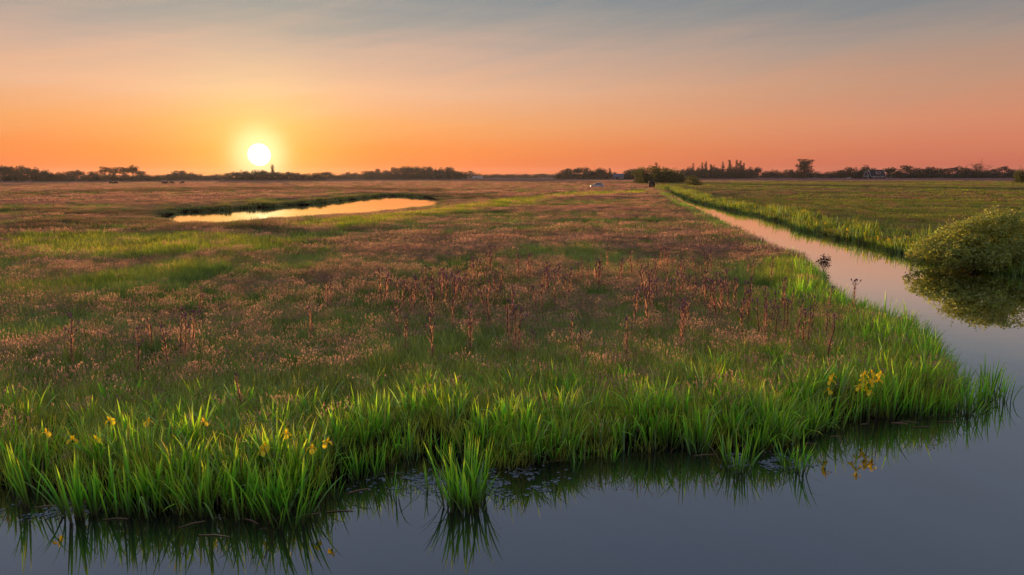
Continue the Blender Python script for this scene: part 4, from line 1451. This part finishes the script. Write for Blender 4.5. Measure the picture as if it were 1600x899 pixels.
def car(px, py, dist, heading, paint, label, van=False):
    x, y, _ = PD(px, py, dist)
    root = thing('van' if van else 'car', label, 'van' if van else 'car', (x, y, .42), heading)
    b = MB()
    if van:
        loft(b, [(-2.3, .35, 1), (-2.35, .9, 1), (-2.3, 1.9, .9), (-2.1, 2.05, .85), (1.0, 2.05, .85), (1.4, 1.75, .9), (1.75, 1.15, .97), (2.3, .95, .96), (2.4, .4, .96)], .95)
        gl = [(-2.1, 1.15, .955), (-2.05, 1.75, .915), (.95, 1.75, .915), (1.5, 1.15, .955)]
    else:
        loft(b, [(-2.1, .32, 1), (-2.15, .7, 1), (-2.0, .95, .97), (2.1, .72, .96), (2.15, .35, .96)], .88)
        loft(b, [(-1.85, .93, .95), (-1.5, 1.38, .8), (-.6, 1.5, .78), (.35, 1.42, .78), (1.2, .80, .93)], .88)
        gl = [(-1.55, .97, .95), (-1.3, 1.33, .835), (.3, 1.36, .83), (.95, .95, .94)]
    link('body', b.mesh('body', [paint]), root)
    hw = .95 if van else .88
    for sgn in (-1, 1):
        g = MB()
        V = [(a, sgn * (hw * k + .012), z) for a, z, k in gl] + [(a, sgn * (hw * k - .03), z) for a, z, k in gl]
        g.add(V, [(0, 1, 2, 3), (7, 6, 5, 4), (0, 4, 5, 1), (1, 5, 6, 2), (2, 6, 7, 3), (3, 7, 4, 0)])
        link('side_window', g.mesh('side_window', [M['glass']]), root)
    g = MB()
    if van: g.add([(1.08, -.72, 2.0), (1.08, .72, 2.0), (1.76, .86, 1.2), (1.76, -.86, 1.2), (1.05, -.72, 1.95), (1.05, .72, 1.95), (1.72, .86, 1.14), (1.72, -.86, 1.14)], [(0, 1, 2, 3), (7, 6, 5, 4), (0, 4, 5, 1), (2, 6, 7, 3)])
    else: g.add([(.42, -.62, 1.40), (.42, .62, 1.40), (1.17, .76, .85), (1.17, -.76, .85), (.39, -.62, 1.36), (.39, .62, 1.36), (1.12, .76, .82), (1.12, -.76, .82)], [(0, 1, 2, 3), (7, 6, 5, 4), (0, 4, 5, 1), (2, 6, 7, 3)])
    link('windscreen', g.mesh('windscreen', [M['glass']]), root)
    for wx in (-1.35, 1.35):
        for sgn in (-1, 1):
            w = MB(); w.tube([(wx, sgn * hw * .82, .32), (wx, sgn * hw * 1.01, .32)], [.32, .32], 14)
            wo = link('wheel', w.mesh('wheel', [M['rubber']]), root)
            r = MB(); r.tube([(wx, sgn * hw * 1.0, .32), (wx, sgn * hw * 1.03, .32)], [.2, .18], 10)
            link('rim', r.mesh('rim', [M['rim']]), wo)
    for sgn in (-1, 1):
        l = MB(); l.box(-2.37 if van else -2.17, -2.3 if van else -2.1, sgn * .75 - .1, sgn * .75 + .1, .75, 1.0); link('tail_lamp', l.mesh('tail_lamp', [M['red_lamp']]), root)
        l = MB(); l.box(2.1, 2.36 if van else 2.14, sgn * .66 - .14, sgn * .66 + .14, .62, .76); link('headlight', l.mesh('headlight', [M['glass']]), root)
    if van:
        g = MB(); g.box(-2.40, -2.3, -.7, .7, 1.25, 1.8); link('rear_window', g.mesh('rear_window', [M['glass']]), root)
        l = MB(); l.box(-2.43, -2.32, -.26, .26, .78, .92); link('number_plate', l.mesh('number_plate', [M['plate']]), root)
    return root


car(933, 290, 222, R(180), M['car_white'], 'pale car parked beyond the meadow in the middle of the picture')
car(1018.5, 287, 212, R(79.5), M['van_dark'], 'dark van seen from behind in front of the willow thicket', True)
car(1326, 278.5, 760, R(170), M['car_white'], 'white car parked left of the farmhouse')
car(1216, 278.5, 790, R(5), M['car_dark'], 'dark car parked below the tree line left of the tall elm')
small_shrub(919, 290, 1.1, 1.4, 'dark low shrub right beside the pale parked car', 0.4)

# ------------------------------------------------------------------ cattle and posts
def cow_mesh():
    """one continuous skinned body: trunk, neck down grazing, legs with joints, tail"""
    pts = {'hip': (-.65, 0, 1.18, .30), 'mid': (0, 0, 1.08, .36), 'sh': (.62, 0, 1.12, .31), 'neck': (1.0, 0, 1.0, .18), 'poll': (1.35, 0, .62, .14), 'nose': (1.55, 0, .25, .09),
           't1': (-1.0, 0, 1.2, .05), 't2': (-1.1, 0, .6, .03)}
    E = [('hip', 'mid'), ('mid', 'sh'), ('sh', 'neck'), ('neck', 'poll'), ('poll', 'nose'), ('hip', 't1'), ('t1', 't2')]
    for s, n in ((-1, 'a'), (1, 'b')):
        pts.update({'h1' + n: (-.62, s * .24, .82, .15), 'h2' + n: (-.82, s * .24, .50, .075), 'h3' + n: (-.74, s * .24, .02, .06), 'f1' + n: (.6, s * .22, .72, .12), 'f2' + n: (.62, s * .22, .40, .07), 'f3' + n: (.6, s * .22, .02, .06), 'e' + n: (1.26, s * .2, .72, .04)})
        E += [('hip', 'h1' + n), ('h1' + n, 'h2' + n), ('h2' + n, 'h3' + n), ('sh', 'f1' + n), ('f1' + n, 'f2' + n), ('f2' + n, 'f3' + n), ('poll', 'e' + n)]
    K = list(pts)
    me = bpy.data.meshes.new('cow_body')
    me.from_pydata([pts[k][:3] for k in K], [(K.index(a), K.index(b)) for a, b in E], [])
    o = bpy.data.objects.new('cow_body', me)
    COL.objects.link(o)
    md = o.modifiers.new('skin', 'SKIN')
    for i, k in enumerate(K):
        me.skin_vertices[0].data[i].radius = (pts[k][3],) * 2
    me.skin_vertices[0].data[1].use_root = True
    o.modifiers.new('sub', 'SUBSURF').levels = 1
    dg = bpy.context.evaluated_depsgraph_get()
    out = bpy.data.meshes.new_from_object(o.evaluated_get(dg))
    bpy.data.objects.remove(o)
    out.materials.clear(); out.materials.append(M['cow'])
    out.polygons.foreach_set('use_smooth', [True] * len(out.polygons))
    return out


M['cow'] = plain_mat('dark_cow_hide', (0.03, 0.022, 0.018), 0.8, noise=.4, nscale=1.5)
COW = cow_mesh()
for px, py, d, rz in [(174, 287.5, 330, 10), (181, 287.3, 332, 190), (255.5, 286.6, 336, 5), (260.5, 286.6, 334, 175), (268.5, 286.4, 336, 0), (285, 286, 338, 185)]:
    x, y, z = PD(px, py, d)
    o = link('cow', COW, None, (x, y, .45), (0, 0, R(rz)), (.95,) * 3)
    tag(o, 'dark cow grazing in the pair at the far left field' if px < 200 else 'dark cow grazing in the row of four left of the sun', 'cow', 'pair of cows at the far left' if px < 200 else 'row of cows left of the sun')
for px, py, w in [(105, 290.5, 'leftmost small dark weed clump in the far left field'), (115, 290, 'small dark weed clump just right of the leftmost one in the far field'), (146, 290.5, 'small dark weed clump nearest to the pair of cows')]:
    small_shrub(px, py, .7, 1.2, w, .3)


def post(px, py, d, h, mat, label, group):
    x, y, _ = PD(px, py, d)
    m = MB(); m.tube([(0, 0, -.3), (0, 0, h)], [.07, .06], 6)
    o = link('fence_post', m.mesh('fence_post', [mat]), None, (x, y, .3))
    tag(o, label, 'post', group)


M['pale_wood'] = plain_mat('pale_wood', (0.45, 0.43, 0.42), 0.8, noise=.2)
for px in (1031, 1049.5, 1053): post(px, 288, 215, 1.5, M['pale_wood'], 'pale post beside the dark van at the canal end', 'pale posts at the canal end')


# ------------------------------------------------------------------ floating things on the near water
def floating_stalk(px, py, L, rz, label):
    x, y = P(px, py, 0)
    m = MB(); m.tube([(-L / 2, 0, .006), (0, .02, .010), (L / 2, 0, .006)], [.006, .008, .004], 5)
    tag(link('floating_stalk', m.mesh('floating_stalk', [M['dead']]), None, (x, y, 0), (0, 0, rz)), label, 'dead stalk', 'dead stalks floating at the front bank')


for px, py, L, rz in [(335, 838, .38, -.1), (300, 820, .3, .6), (530, 800, .35, .1), (1405, 662, .25, -.2), (1440, 668, .35, .1), (1305, 683, .2, 0), (865, 722, .3, .3), (1100, 712, .35, .2), (390, 815, .3, -.5), (80, 792, .4, .1), (1350, 664, .2, .4), (1420, 660, .3, -.3), (1262, 694, .2, .1), (700, 738, .3, .2), (620, 742, .25, -.4), (560, 768, .3, .5), (180, 812, .3, .1), (480, 806, .3, .4), (1480, 660, .3, -.1)]:
    floating_stalk(px, py, L, rz, 'dead straw coloured stalk floating at the edge of the reeds')


def scum(px, py, rx, ry, n, label):
    c = np.array(P(px, py, 0))
    mb = MB()
    q = rng.normal(size=(n, 2)) * np.array([rx, ry]) * .5
    q = q[fbm(q + c, .22, 9) > .47]
    for p in q:
        k = random.randint(4, 6); r = random.uniform(.008, .03); a0 = random.random() * 6
        mb.add([(p[0] + math.cos(a0 + 6.283 * j / k) * r * random.uniform(.6, 1.2), p[1] + math.sin(a0 + 6.283 * j / k) * r * random.uniform(.6, 1.2), .004 + random.random() * .002) for j in range(k)], [tuple(range(k))], .3, random.random())
    o = link('water_weed', mb.mesh('water_weed', [M['scum']]), None, (c[0], c[1], 0))
    tag(o, label, 'water weed', kind='stuff')


M['scum'] = foliage_mat('pond_scum', [(0, (0.20, 0.20, 0.21)), (1, (0.26, 0.26, 0.27))], 0.1, None, .5, .1)
scum(800, 752, .65, .5, 900, 'grey film of floating weed specks right of the large bushy iris clump')
scum(1190, 722, .7, .35, 700, 'grey film of floating weed specks between the two clumps at the right')
scum(640, 752, .7, .3, 600, 'grey film of floating weed specks along the bank left of the bushy clump')
scum(60, 800, .8, .2, 300, 'pale specks floating under the leaves at the left corner')


# ------------------------------------------------------------------ evening haze
def haze():
    m, t = new_mat('evening_haze')
    v = t.new('ShaderNodeVolumePrincipled')
    v.inputs['Color'].default_value = (0.92, 0.86, 0.88, 1)
    v.inputs['Density'].default_value = 0.00005
    v.inputs['Anisotropy'].default_value = 0.5
    t.L.new(v.outputs[0], t.out.inputs['Volume'])
    mb = MB()
    mb.box(-3150, 3150, -420, 3150, -1.6, 34.0)
    tag(link('haze', mb.mesh('haze', [m])), kind='stuff')


haze()
